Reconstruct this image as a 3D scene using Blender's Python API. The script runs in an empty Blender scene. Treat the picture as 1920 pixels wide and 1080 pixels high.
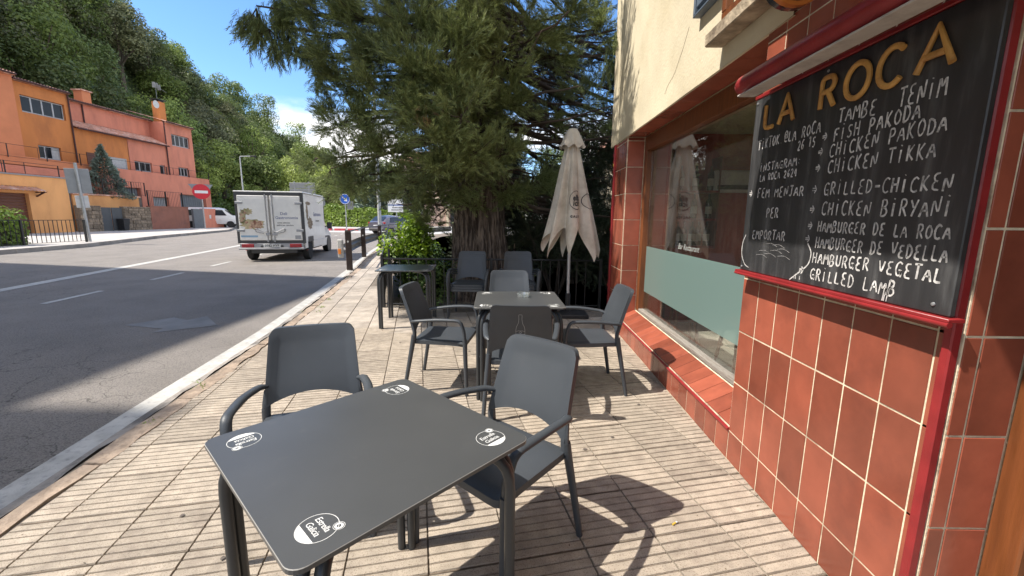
import bpy, bmesh, math, random
import numpy as np
from mathutils import Vector, Matrix
random.seed(7); rng = np.random.default_rng(11)
S = bpy.context.scene
COL = S.collection
PI = math.pi
# ---------------------------------------------------------------- camera, sky, sun, exposure
cd = bpy.data.cameras.new('camera'); cam = bpy.data.objects.new('camera', cd); COL.objects.link(cam)
cd.sensor_width = 36; cd.lens = 14.757; cd.clip_start = .02; cd.clip_end = 2000
R_ = Vector((0.99989712, 0.01147623, 0.00860453)); U_ = Vector((-0.01039613, 0.16653126, 0.98598137)); F_ = Vector((-0.00988242, 0.98596939, -0.16663344))
cam.matrix_world = Matrix(((R_.x, U_.x, -F_.x, 0), (R_.y, U_.y, -F_.y, 0), (R_.z, U_.z, -F_.z, 1.4), (0, 0, 0, 1)))
S.camera = cam
SUN = Vector((-.69, -.17, 1)).normalized()
W = bpy.data.worlds.new('World'); S.world = W; W.use_nodes = True
nt = W.node_tree; nt.nodes.clear()
def N(t, typ, **kw):
    n = t.nodes.new(typ)
    for k, v in kw.items(): setattr(n, k, v)
    return n
wo = N(nt, 'ShaderNodeOutputWorld'); bg = N(nt, 'ShaderNodeBackground'); sky = N(nt, 'ShaderNodeTexSky', sky_type='NISHITA')
sky.sun_disc = False; sky.sun_elevation = math.asin(SUN.z); sky.sun_rotation = math.atan2(SUN.x, SUN.y)
sky.altitude = 700; sky.air_density = 1.0; sky.dust_density = .25; sky.ozone_density = 3.0
bg.inputs[1].default_value = .15
tc = N(nt, 'ShaderNodeTexCoord'); mp = N(nt, 'ShaderNodeMapping'); mp.inputs['Scale'].default_value = (1, 1, 2.2)
cn = N(nt, 'ShaderNodeTexNoise'); cn.inputs['Scale'].default_value = 3.1; cn.inputs['Detail'].default_value = 9; cn.inputs['Roughness'].default_value = .55
mp.inputs['Location'].default_value = (.35, .1, .2)
sx = N(nt, 'ShaderNodeSeparateXYZ')
mr1 = N(nt, 'ShaderNodeMapRange'); mr1.inputs[1].default_value = .50; mr1.inputs[2].default_value = .58
mr2 = N(nt, 'ShaderNodeMapRange'); mr2.inputs[1].default_value = .23; mr2.inputs[2].default_value = .18
mu = N(nt, 'ShaderNodeMath', operation='MULTIPLY'); mx = N(nt, 'ShaderNodeMix', data_type='RGBA')
tint = N(nt, 'ShaderNodeMix', data_type='RGBA', blend_type='MULTIPLY'); tint.inputs[0].default_value = 1; tint.inputs[7].default_value = (.90, .95, 1.0, 1)
L = nt.links.new
L(tc.outputs['Generated'], mp.inputs[0]); L(mp.outputs[0], cn.inputs[0]); L(tc.outputs['Generated'], sx.inputs[0])
L(cn.outputs[0], mr1.inputs[0]); L(sx.outputs[2], mr2.inputs[0]); L(mr1.outputs[0], mu.inputs[0]); L(mr2.outputs[0], mu.inputs[1])
# unseen broken cloud added to whiten the shade, clear where the picture looks
cn2 = N(nt, 'ShaderNodeTexNoise'); cn2.inputs['Scale'].default_value = 2.3; cn2.inputs['Detail'].default_value = 8; cn2.inputs['Roughness'].default_value = .55; L(mp.outputs[0], cn2.inputs[0])
dp = N(nt, 'ShaderNodeVectorMath', operation='DOT_PRODUCT'); dp.inputs[1].default_value = (-.40, .84, .36); L(tc.outputs['Generated'], dp.inputs[0])
bi = N(nt, 'ShaderNodeMapRange'); bi.inputs[1].default_value = .55; bi.inputs[2].default_value = .88; bi.inputs[3].default_value = 0; bi.inputs[4].default_value = .30; L(dp.outputs['Value'], bi.inputs[0])
sb_ = N(nt, 'ShaderNodeMath', operation='SUBTRACT'); L(cn2.outputs[0], sb_.inputs[0]); L(bi.outputs[0], sb_.inputs[1])
mr3 = N(nt, 'ShaderNodeMapRange'); mr3.inputs[1].default_value = .44; mr3.inputs[2].default_value = .56; L(sb_.outputs[0], mr3.inputs[0])
mxm = N(nt, 'ShaderNodeMath', operation='MAXIMUM'); L(mu.outputs[0], mxm.inputs[0]); L(mr3.outputs[0], mxm.inputs[1])
hs = N(nt, 'ShaderNodeHueSaturation'); hs.inputs['Saturation'].default_value = 1.12; L(sky.outputs[0], hs.inputs['Color']); L(hs.outputs[0], tint.inputs[6]); L(tint.outputs[2], mx.inputs[6]); mx.inputs[7].default_value = (6.6, 6.5, 6.4, 1)
L(mxm.outputs[0], mx.inputs[0]); L(mx.outputs[2], bg.inputs[0]); L(bg.outputs[0], wo.inputs[0])
sl = bpy.data.lights.new('sun', 'SUN'); so = bpy.data.objects.new('sun', sl); COL.objects.link(so)
sl.energy = 4.1; sl.angle = math.radians(.53); sl.color = (1, .94, .85)
so.rotation_euler = SUN.to_track_quat('Z', 'Y').to_euler(); so.location = (-20, -5, 30)
S.view_settings.view_transform = 'Standard'; S.view_settings.look = 'None'; S.view_settings.exposure = .86; S.view_settings.gamma = 1
S.view_settings.use_curve_mapping = False

# ---------------------------------------------------------------- materials
MATS = {}
def mat(name, col, rough=.6, var=.12, scale=6, bump=0, bscale=60, metal=0, rand=0, island=0, dark=None, dscale=3, dlo=.45, dhi=.7, trans=0, spec=.5, coat=0, stretch=None, speck=None, sscale=150, cracks=0):
    """procedural principled material: base colour, noise variation, patches of a second colour, fine bump"""
    if name in MATS: return MATS[name]
    m = bpy.data.materials.new(name); m.use_nodes = True; t = m.node_tree; b = t.nodes['Principled BSDF']; l = t.links.new
    c = N(t, 'ShaderNodeTexCoord'); co = c.outputs['Object']
    if rand:
        oi = N(t, 'ShaderNodeObjectInfo'); ad = N(t, 'ShaderNodeVectorMath', operation='ADD'); ml = N(t, 'ShaderNodeMath', operation='MULTIPLY'); ml.inputs[1].default_value = 41.0; l(oi.outputs['Random'], ml.inputs[0]); l(co, ad.inputs[0]); l(ml.outputs[0], ad.inputs[1]); co = ad.outputs[0]
    if stretch:
        g = N(t, 'ShaderNodeMapping'); g.inputs['Scale'].default_value = stretch; l(co, g.inputs[0]); co = g.outputs[0]
    n = N(t, 'ShaderNodeTexNoise'); n.inputs['Scale'].default_value = scale; n.inputs['Detail'].default_value = 6; l(co, n.inputs[0])
    r = N(t, 'ShaderNodeMapRange'); r.inputs[1].default_value = .3; r.inputs[2].default_value = .7; r.inputs[3].default_value = 1 - var; r.inputs[4].default_value = 1 + var
    l(n.outputs[0], r.inputs[0]); val = r.outputs[0]
    def addr(src, amt, val):
        a = N(t, 'ShaderNodeMapRange'); a.inputs[3].default_value = 1 - amt; a.inputs[4].default_value = 1 + amt; l(src, a.inputs[0])
        q = N(t, 'ShaderNodeMath', operation='MULTIPLY'); l(a.outputs[0], q.inputs[0]); l(val, q.inputs[1]); return q.outputs[0]
    if rand: val = addr(N(t, 'ShaderNodeObjectInfo').outputs['Random'], rand, val)
    if island: val = addr(N(t, 'ShaderNodeNewGeometry').outputs['Random Per Island'], island, val)
    base = N(t, 'ShaderNodeRGB'); base.outputs[0].default_value = (*col, 1); cs = base.outputs[0]
    if dark:
        n2 = N(t, 'ShaderNodeTexNoise'); n2.inputs['Scale'].default_value = dscale; n2.inputs['Detail'].default_value = 8; n2.inputs['Roughness'].default_value = .65; l(co, n2.inputs[0])
        r2 = N(t, 'ShaderNodeMapRange'); r2.inputs[1].default_value = dlo; r2.inputs[2].default_value = dhi; l(n2.outputs[0], r2.inputs[0])
        k = N(t, 'ShaderNodeMix', data_type='RGBA'); l(r2.outputs[0], k.inputs[0]); l(cs, k.inputs[6]); k.inputs[7].default_value = (*dark, 1); cs = k.outputs[2]
    if speck:
        n4 = N(t, 'ShaderNodeTexNoise'); n4.inputs['Scale'].default_value = sscale; n4.inputs['Detail'].default_value = 2; l(co, n4.inputs[0])
        r4 = N(t, 'ShaderNodeMapRange'); r4.inputs[1].default_value = .54; r4.inputs[2].default_value = .66; l(n4.outputs[0], r4.inputs[0])
        k4 = N(t, 'ShaderNodeMix', data_type='RGBA'); l(r4.outputs[0], k4.inputs[0]); l(cs, k4.inputs[6]); k4.inputs[7].default_value = (*speck, 1); cs = k4.outputs[2]
    if cracks:
        vo = N(t, 'ShaderNodeTexVoronoi', feature='DISTANCE_TO_EDGE'); vo.inputs['Scale'].default_value = cracks; dn = N(t, 'ShaderNodeTexNoise'); dn.inputs['Scale'].default_value = cracks*2.5; dn.inputs['Detail'].default_value = 4
        dm = N(t, 'ShaderNodeMix', data_type='RGBA', blend_type='ADD'); dm.inputs[0].default_value = .35; l(co, dn.inputs[0]); l(co, dm.inputs[6]); l(dn.outputs['Color'], dm.inputs[7]); l(dm.outputs[2], vo.inputs['Vector'])
        r5 = N(t, 'ShaderNodeMapRange'); r5.inputs[1].default_value = .006*cracks; r5.inputs[2].default_value = .001; r5.inputs[3].default_value = 0; r5.inputs[4].default_value = .75; l(vo.outputs['Distance'], r5.inputs[0])
        n6 = N(t, 'ShaderNodeTexNoise'); n6.inputs['Scale'].default_value = .22; l(co, n6.inputs[0]); r6 = N(t, 'ShaderNodeMapRange'); r6.inputs[1].default_value = .48; r6.inputs[2].default_value = .58; l(n6.outputs[0], r6.inputs[0])
        m6 = N(t, 'ShaderNodeMath', operation='MULTIPLY'); l(r5.outputs[0], m6.inputs[0]); l(r6.outputs[0], m6.inputs[1])
        k6 = N(t, 'ShaderNodeMix', data_type='RGBA'); l(m6.outputs[0], k6.inputs[0]); l(cs, k6.inputs[6]); k6.inputs[7].default_value = (.05,.045,.04,1); cs = k6.outputs[2]
    v = N(t, 'ShaderNodeVectorMath', operation='SCALE'); l(cs, v.inputs[0]); l(val, v.inputs['Scale']); l(v.outputs[0], b.inputs['Base Color'])
    b.inputs['Roughness'].default_value = rough; b.inputs['Metallic'].default_value = metal; b.inputs['Specular IOR Level'].default_value = spec
    b.inputs['Coat Weight'].default_value = coat
    if bump:
        n3 = N(t, 'ShaderNodeTexNoise'); n3.inputs['Scale'].default_value = bscale; n3.inputs['Detail'].default_value = 5; l(co, n3.inputs[0])
        bm = N(t, 'ShaderNodeBump'); bm.inputs['Strength'].default_value = bump; bm.inputs['Distance'].default_value = .01; l(n3.outputs[0], bm.inputs['Height']); l(bm.outputs[0], b.inputs['Normal'])
    if trans:
        o = t.nodes['Material Output']; tr = N(t, 'ShaderNodeBsdfTranslucent'); ms = N(t, 'ShaderNodeMixShader'); ms.inputs[0].default_value = trans
        l(v.outputs[0], tr.inputs[0]); l(b.outputs[0], ms.inputs[1]); l(tr.outputs[0], ms.inputs[2]); l(ms.outputs[0], o.inputs[0])
    MATS[name] = m; return m
def glass(name, tintc=(1, 1, 1), ior=1.45, rough=0.0, body=0.0, bodycol=(.3, .45, .45)):
    if name in MATS: return MATS[name]
    m = bpy.data.materials.new(name); m.use_nodes = True; t = m.node_tree; t.nodes.clear(); l = t.links.new
    o = N(t, 'ShaderNodeOutputMaterial'); tr = N(t, 'ShaderNodeBsdfTransparent'); tr.inputs[0].default_value = (*tintc, 1)
    gl = N(t, 'ShaderNodeBsdfGlossy'); gl.inputs['Roughness'].default_value = rough; lw = N(t, 'ShaderNodeLayerWeight'); lw.inputs[0].default_value = .5; pw_ = N(t, 'ShaderNodeMath', operation='POWER'); pw_.inputs[1].default_value = 4.5; l(lw.outputs['Facing'], pw_.inputs[0])
    fr = N(t, 'ShaderNodeMapRange'); r0 = ((ior-1)/(ior+1))**2; fr.inputs[3].default_value = r0; fr.inputs[4].default_value = 1; l(pw_.outputs[0], fr.inputs[0])
    mm = N(t, 'ShaderNodeMixShader'); l(fr.outputs[0], mm.inputs[0]); last = tr.outputs[0]
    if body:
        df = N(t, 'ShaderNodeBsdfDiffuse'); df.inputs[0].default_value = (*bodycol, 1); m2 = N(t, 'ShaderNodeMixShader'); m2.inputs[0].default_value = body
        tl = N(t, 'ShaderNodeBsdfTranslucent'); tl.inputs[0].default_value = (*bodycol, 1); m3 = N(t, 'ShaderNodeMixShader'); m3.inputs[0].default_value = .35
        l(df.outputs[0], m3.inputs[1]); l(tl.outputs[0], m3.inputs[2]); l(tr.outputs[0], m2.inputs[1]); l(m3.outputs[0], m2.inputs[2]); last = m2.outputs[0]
    l(last, mm.inputs[1]); l(gl.outputs[0], mm.inputs[2]); l(mm.outputs[0], o.inputs[0]); MATS[name] = m; return m

# ---------------------------------------------------------------- mesh helpers
class MB:
    def __init__(s): s.v = []; s.f = []; s.m = []
    def add(s, vs, fs, mi=0):
        o = len(s.v); s.v += [tuple(p) for p in vs]; s.f += [tuple(i + o for i in f) for f in fs]; s.m += [mi] * len(fs); return s
    def box(s, x0, x1, y0, y1, z0, z1, mi=0):
        return s.add([(x0,y0,z0),(x1,y0,z0),(x1,y1,z0),(x0,y1,z0),(x0,y0,z1),(x1,y0,z1),(x1,y1,z1),(x0,y1,z1)],
                     [(0,3,2,1),(4,5,6,7),(0,1,5,4),(1,2,6,5),(2,3,7,6),(3,0,4,7)], mi)
    def cbox(s, x0, x1, y0, y1, z0, z1, c=.003, mi=0):   # box with chamfered edges
        xs = (x0, x1); ys = (y0, y1); zs = (z0, z1); vs = []; idx = {}
        for i in (0,1):
            for j in (0,1):
                for k in (0,1):
                    sx_, sy_, sz_ = (1,-1)[i], (1,-1)[j], (1,-1)[k]
                    for ax in range(3):
                        p = [xs[i]+sx_*c, ys[j]+sy_*c, zs[k]+sz_*c]; p[ax] = (xs[i], ys[j], zs[k])[ax]
                        idx[(i,j,k,ax)] = len(vs); vs.append(p)
        fs = []
        def q(a): fs.append(tuple(a))
        for ax in range(3):
            o = [a for a in range(3) if a != ax]
            for sd in (0,1):
                r = []
                for (a, b) in ((0,0),(1,0),(1,1),(0,1)):
                    t = [0,0,0]; t[ax] = sd; t[o[0]] = a; t[o[1]] = b; r.append(idx[(*t, ax)])
                fs.append(tuple(r))
        for ax in range(3):      # edges along axis ax
            o = [a for a in range(3) if a != ax]
            for a in (0,1):
                for b in (0,1):
                    t0 = [0,0,0]; t0[o[0]] = a; t0[o[1]] = b; t1 = list(t0); t1[ax] = 1
                    fs.append((idx[(*t0, o[0])], idx[(*t0, o[1])], idx[(*t1, o[1])], idx[(*t1, o[0])]))
        for i in (0,1):
            for j in (0,1):
                for k in (0,1): fs.append((idx[(i,j,k,0)], idx[(i,j,k,1)], idx[(i,j,k,2)]))
        return s.add(vs, fs, mi)
    def quad(s, a, b, c, d, mi=0): return s.add([a,b,c,d], [(0,1,2,3)], mi)
    def obb(s, c, sz, rot, mi=0):
        M = Matrix.Rotation(rot, 3, 'Z') if not isinstance(rot, Matrix) else rot
        t = MB().box(-sz[0]/2, sz[0]/2, -sz[1]/2, sz[1]/2, -sz[2]/2, sz[2]/2)
        return s.add([M @ Vector(p) + Vector(c) for p in t.v], t.f, mi)
    def tube(s, path, rad, n=8, mi=0, flat=1.0, up=None, cap=True):
        P = [Vector(p) for p in path]; k = len(P); rs = rad if isinstance(rad, (list, tuple)) else [rad]*k
        prev = Vector(up) if up else None; vs = []; fs = []
        for i in range(k):
            t = (P[min(i+1, k-1)] - P[max(i-1, 0)]).normalized()
            if prev is None: prev = Vector((0,0,1)) if abs(t.z) < .9 else Vector((1,0,0))
            a = prev - t*prev.dot(t)
            if a.length < 1e-4: a = t.orthogonal()
            a.normalize(); b = t.cross(a); prev = a
            for j in range(n):
                th = 2*PI*(j+.5)/n; vs.append(P[i] + a*math.cos(th)*rs[i]*flat + b*math.sin(th)*rs[i])
        for i in range(k-1):
            for j in range(n): fs.append((i*n+j, i*n+(j+1)%n, (i+1)*n+(j+1)%n, (i+1)*n+j))
        if cap: fs.append(tuple(range(n))[::-1]); fs.append(tuple(range((k-1)*n, k*n)))
        return s.add(vs, fs, mi)
    def lathe(s, prof, n=16, c=(0,0,0), mi=0, axis='Z'):
        vs = []; fs = []
        for (r, z) in prof:
            for j in range(n):
                a = 2*PI*j/n; p = (r*math.cos(a), r*math.sin(a), z)
                if axis == 'X': p = (z, p[0], p[1])
                if axis == 'Y': p = (p[0], z, p[1])
                vs.append((p[0]+c[0], p[1]+c[1], p[2]+c[2]))
        for i in range(len(prof)-1):
            for j in range(n): fs.append((i*n+j, i*n+(j+1)%n, (i+1)*n+(j+1)%n, (i+1)*n+j))
        fs.append(tuple(range(n))[::-1]); fs.append(tuple(range((len(prof)-1)*n, len(prof)*n)))
        return s.add(vs, fs, mi)
    def ringonly(s, n): s.f = s.f[:-2]+[(j, (j+1)%n, len(s.v)-n+(j+1)%n, len(s.v)-n+j) for j in range(n)]; s.m = [0]*len(s.f); return s
    def prism(s, poly, z0, z1, mi=0):
        n = len(poly); vs = [(x,y,z0) for x,y in poly] + [(x,y,z1) for x,y in poly]
        return s.add(vs, [tuple(range(n))[::-1], tuple(range(n, 2*n))] + [(i, (i+1)%n, n+(i+1)%n, n+i) for i in range(n)], mi)
    def xf(s, M): s.v = [tuple(M @ Vector(p)) for p in s.v]; return s
    def join(s, o, mi=None):
        k = len(s.v); s.v += o.v; s.f += [tuple(i+k for i in f) for f in o.f]; s.m += (o.m if mi is None else [mi]*len(o.f)); return s
    def mesh(s, name, mats, smooth=False, ang=40):
        me = bpy.data.meshes.new(name); me.from_pydata(s.v, [], s.f)
        for m in (mats if isinstance(mats, (list, tuple)) else [mats]): me.materials.append(m)
        if any(s.m): me.polygons.foreach_set('material_index', s.m)
        b = bmesh.new(); b.from_mesh(me); bmesh.ops.recalc_face_normals(b, faces=b.faces); b.to_mesh(me); b.free()
        if smooth:
            me.polygons.foreach_set('use_smooth', [True]*len(me.polygons)); me.set_sharp_from_angle(angle=math.radians(ang))
        me.update(); return me
    def build(s, name, mats, parent=None, smooth=False, ang=40, loc=None, rot=None):
        return place(name, s.mesh(name, mats, smooth, ang), parent, loc, rot)
def place(name, me, parent=None, loc=None, rot=None, sc=None):
    o = bpy.data.objects.new(name, me); COL.objects.link(o)
    if parent: o.parent = parent
    if loc is not None: o.location = loc
    if rot is not None: o.rotation_euler = rot if not isinstance(rot, (int, float)) else (0,0,rot)
    if sc is not None: o.scale = sc
    return o
def tag(o, label=None, cat=None, group=None, kind=None):
    if label: o['label'] = label
    if cat: o['category'] = cat
    if group: o['group'] = group
    if kind: o['kind'] = kind
    return o
def thing(name, label, cat, loc=(0,0,0), rz=0, group=None):
    o = bpy.data.objects.new(name, None); o.empty_display_size = .2; COL.objects.link(o); o.location = loc; o.rotation_euler = (0,0,rz)
    return tag(o, label, cat, group)
def copy_tree(o, parent=None):
    c = o.copy(); COL.objects.link(c); c.parent = parent
    for ch in o.children: copy_tree(ch, c)
    return c
def structure(o): o['kind'] = 'structure'; return o
def text_mb(txt, size=1, bold=0.0, shear=0.0, extr=0.0, align='CENTER', sp=1.0):
    c = bpy.data.curves.new('t', 'FONT'); c.body = txt; c.size = size; c.align_x = align; c.align_y = 'CENTER'; c.offset = bold; c.shear = shear
    c.extrude = extr; c.resolution_u = 2; c.space_character = sp
    o = bpy.data.objects.new('t', c); me = o.to_mesh(); b = MB().add([tuple(v.co) for v in me.vertices], [tuple(p.vertices) for p in me.polygons])
    o.to_mesh_clear(); bpy.data.objects.remove(o); bpy.data.curves.remove(c); return b
def frame(o, ex, ey, ez=None):
    ex = Vector(ex).normalized(); ey = Vector(ey); ez = ex.cross(ey).normalized(); ey = ez.cross(ex)
    return Matrix(((ex.x, ey.x, ez.x, o[0]), (ex.y, ey.y, ez.y, o[1]), (ex.z, ey.z, ez.z, o[2]), (0,0,0,1)))
def ring(r0, r1, n=32, c=(0,0), z=0):
    b = MB(); vs = []
    for j in range(n):
        a = 2*PI*j/n; vs += [(c[0]+r0*math.cos(a), c[1]+r0*math.sin(a), z), (c[0]+r1*math.cos(a), c[1]+r1*math.sin(a), z)]
    return b.add(vs, [(2*j, 2*j+1, (2*j+3)%(2*n), (2*j+2)%(2*n)) for j in range(n)])
def lerp(a, b, t): return a + (b-a)*t
def arc(p, n=4):   # round the inner corners of a 3-D polyline
    P = [Vector(q) for q in p]; out = [P[0]]
    for i in range(1, len(P)-1):
        a, b, c = P[i-1], P[i], P[i+1]; d = min((a-b).length, (c-b).length)*.42; u = b+(a-b).normalized()*d; v = b+(c-b).normalized()*d
        for k in range(n+1):
            t = k/n; out.append(u*(1-t)**2 + b*2*t*(1-t) + v*t*t)
    out.append(P[-1]); return out
def poly_x(pl, y):  # x of a polyline given y
    for (x0,y0),(x1,y1) in zip(pl, pl[1:]):
        if y0 <= y <= y1: return lerp(x0, x1, (y-y0)/(y1-y0))
    return pl[-1][0] if y > pl[-1][1] else pl[0][0]
# ---------------------------------------------------------------- ground, road, pavements
m_asph = mat('asphalt', (.262,.234,.210), .85, .12, 1.2, 1.2, 160, dark=(.185,.17,.155), dscale=60, dlo=.44, dhi=.66, speck=(.11,.10,.09), sscale=95, cracks=1.7)
m_white = mat('road_paint', (.46,.445,.41), .7, .16, 9, .3, 120, dark=(.27,.26,.25), dscale=22, dlo=.52, dhi=.72)
m_slab = mat('paving_concrete', (.415,.352,.280), .85, .18, 14, .6, 300, rand=.12, dark=(.26,.21,.168), dscale=5, dlo=.52, dhi=.80, speck=(.25,.20,.155), sscale=210)
m_plain = mat('plain_paving', (.42,.365,.305), .85, .15, 9, .4, 240, rand=.14, dark=(.27,.225,.18), dscale=4, dlo=.48, dhi=.75, speck=(.27,.22,.18), sscale=170)
m_joint = mat('paving_joint', (.17,.14,.11), .95, .3, 20, .5, 90)
m_dirt = mat('groove_dirt', (.11,.085,.062), .95, .35, 25, .5, 200, rand=.2, dark=(.26,.21,.16), dscale=9, dlo=.50, dhi=.72)
m_kerb = mat('kerb_sandstone', (.36,.275,.205), .9, .3, 14, 1, 50, rand=.2, dark=(.22,.17,.13), dscale=5, dlo=.45, dhi=.7)
m_grey = mat('pale_pavement', (.46,.43,.40), .9, .12, 2, .3, 120, dark=(.34,.32,.30), dscale=1.4)
m_soil = mat('garden_soil', (.07,.06,.04), .95, .4, 5, 1, 30, dark=(.06,.09,.03), dscale=3)
m_grass = mat('hill_grass', (.07,.10,.03), .95, .3, .5, 1, 6, dark=(.05,.06,.025), dscale=.3)
KERB = [(-1.7,-3),(-2.13,0),(-2.37,1.7),(-2.6,3),(-2.93,5),(-3.34,7),(-4.25,11),(-5.25,14.9),(-6.25,19.5),(-7.2,24),(-7.5,30),(-5,40),(4,52)]
LKERB = [(-15,-6),(-16.2,6),(-17.2,10.5),(-18,14.4),(-18.6,18),(-21.7,25.4),(-25,36.5),(-33,50),(-60,80)]
structure(MB().quad((-400,-300,-1.2),(400,-300,-1.2),(400,600,-1.2),(-400,600,-1.2)).build('ground', m_grass))
b = MB(); gx = np.linspace(-60, 16, 39); gy = np.linspace(-30, 96, 64)
b.add([(x, y, -.05) for y in gy for x in gx], [(j*39+i, j*39+i+1, (j+1)*39+i+1, (j+1)*39+i) for j in range(63) for i in range(38)])
road = structure(b.build('road', m_asph))
def strip(pl, a, c, z, y0, y1, step=.5):
    b = MB(); ys = np.arange(y0, y1+1e-6, step); vs = []
    for y in ys:
        x = poly_x(pl, y); vs += [(x+a, y, z), (x+c, y, z)]
    return b.add(vs, [(2*i, 2*i+1, 2*i+3, 2*i+2) for i in range(len(ys)-1)])
EDGE = [(x-.215,y) for x,y in KERB]
strip(EDGE, -.08, .08, -.044, -1, 24).build('edge_line', m_white, road)
SOL = [(-8.9,2),(-9.72,7.68),(-10.68,11.05),(-12.82,18.64),(-19,40)]
strip(SOL, -.14, .14, -.044, 2, 40).build('centre_line', m_white, road)
DASH = [(-7.1,3.4),(-7.62,6.5),(-8.2,9.6),(-8.9,12.9),(-9.6,16),(-12,26),(-15,38)]
for i in range(13):
    y = 3.95+i*2.6; strip(DASH, -.06, .06, -.044, y, y+1.2, .3).build('lane_dash', m_white, road)
# oil-dark mended strip and a pale worn arrow
m_patch = mat('worn_patch', (.23,.225,.22), .85, .15, 4, .4, 200)
MB().add([(-5.15,5.3,-.0455),(-4.5,5.15,-.0455),(-4.5,4.95,-.0455),(-3.95,5.35,-.0455),(-4.45,5.85,-.0455),(-4.55,5.6,-.0455),(-4.85,5.75,-.0455)], [(0,1,2,3,4,5,6)]).build('worn_arrow', m_patch, road)
m_conc = mat('gutter_concrete', (.36,.32,.28), .9, .25, 8, .7, 60, dark=(.12,.11,.1), dscale=4, dlo=.45, dhi=.6)
# gutter between line and kerb with a ragged open crack
gb = MB(); ys = np.arange(-1, 22, .12); vs = []
for y in ys:
    x = poly_x(KERB, y); e = poly_x(EDGE, y)+.085; w = random.uniform(-.018,.018)
    vs += [(e, y, -.040), (x-.060+w, y, -.030), (x-.056+w, y, -.046), (x-.034+w*.7+random.uniform(0,.012), y, -.046), (x-.030+w*.7+.012, y, -.030), (x+.01, y, -.026)]
gb.add(vs, [(6*i+k, 6*i+k+1, 6*i+k+7, 6*i+k+6) for i in range(len(ys)-1) for k in range(5)]); gb.m = [1 if i % 5 in (1,2,3) else 0 for i in range(len(gb.f))]
gb.build('gutter', [m_conc, mat('crack_dirt', (.025,.02,.016), .95)], road)
# pavement bed and slabs
side = structure(strip(KERB, .05, 0, -.012, -2.5, 52, .5).build('sidewalk', m_joint))
ys = np.arange(-2.5, 52, .5); me = side.data; me.clear_geometry()
vs = []; 
for y in ys: vs += [(poly_x(KERB, y)-.02, y, -.012), (max(1.3, poly_x(KERB, y)+(2.3 if y > 6.4 else 0)) if y < 6.6 else poly_x(KERB, y)+2.15, y, -.012)]
me.from_pydata(vs, [], [(2*i, 2*i+1, 2*i+3, 2*i+2) for i in range(len(ys)-1)]); me.update()
# kerb stones
y = -1.0; i = 0
while y < 24:
    ln = random.uniform(.55,.95); x0 = poly_x(KERB, y); x1 = poly_x(KERB, y+ln-.012); w = random.uniform(.10,.14)
    n = 6; vs = []
    for k in range(n+1):
        t = k/n; yy = lerp(y, y+ln-.012, t); xx = lerp(x0, x1, t)
        a = xx-.01+random.uniform(-.012,.012); c = xx+w+random.uniform(-.015,.015); h = random.uniform(-.004,.006)
        vs += [(a, yy, -.11), (a+.004, yy, -.012+h), (a+.02, yy, .003+h), (c, yy, .002+h), (c, yy, -.06)]
    b = MB().add(vs, [(5*q+r, 5*q+r+1, 5*q+r+6, 5*q+r+5) for q in range(n) for r in range(4)] + [(0,1,2,3,4), tuple(5*n+r for r in range(5))])
    b.build('kerb_stone', m_kerb, side); y += ln
th = math.radians(13.1); rd = Vector((-math.sin(th), math.cos(th), 0)); rp = Vector((math.cos(th), math.sin(th), 0))
SZ = .33
def slab_mesh(ribbed, seed):
    r = random.Random(seed); b = MB(); g = .004; a = g; e = SZ-g
    if not ribbed:
        b.cbox(a, e, a, e, -.03, 0, .003)
    else:
        n = 7; p = (e-a)/n; prof = []
        for k in range(n):
            s = a+k*p; d = r.uniform(-.001,.001)
            prof += [(s+.0005,-.006),(s+.0070,-.006),(s+.0088,d),(s+p-.0012,d-.0005)]
        prof += [(e,-.0075)]
        cuts = [a, lerp(a,e,.33)+r.uniform(-.03,.03), lerp(a,e,.66)+r.uniform(-.03,.03), e]
        vs = []; m = len(prof)
        for x in cuts: vs += [(x, yy, z+r.uniform(-.0008,.0008)) for yy, z in prof]
        fs = [(i*m+j, (i+1)*m+j, (i+1)*m+j+1, i*m+j+1) for i in range(3) for j in range(m-1)]
        for i in (0, 3): vs += [(cuts[i], yy, -.03) for yy in (prof[0][0], prof[-1][0])]
        fs += [tuple([4*m]+list(range(0, m))+[4*m+1]), tuple([4*m+2]+list(range(3*m, 4*m))+[4*m+3])]
        b.add(vs, fs, 0); b.m = [1 if (k % (m-1)) % 4 in (0,) and k < 3*(m-1) else 0 for k in range(len(fs))]
    return b
RM = [slab_mesh(True, i).mesh('slab', [m_slab, m_dirt]) for i in range(5)]; PM = [slab_mesh(False, 9).mesh('slab', m_plain)]
def x_edge(m): return m.x < poly_x(KERB, m.y)+.36
far = MB(); cnt = 0; org = Vector((1.6, -.6, 0)) + rd*.12 - rp*.10
cand = []
for i in range(-40, 60):
    for j in range(-26, 16):
        c = org + rd*(i*SZ) + rp*(j*SZ); mid = c + rd*SZ/2 + rp*SZ/2
        x, y = mid.x, mid.y
        if y < .2 or y > 22: continue
        if x < poly_x(KERB, y)-.02: continue
        if x > (1.42 if y < 6.0 else poly_x(KERB, y)+2.1): continue
        if y > 6.0 and x > poly_x([(-2.0,6.0),(-6.2,20.3),(-7,24)], y)-.1 and y > 6.35: continue
        cand.append((mid.length, c, y, mid))
cand.sort(key=lambda t: t[0])
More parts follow.
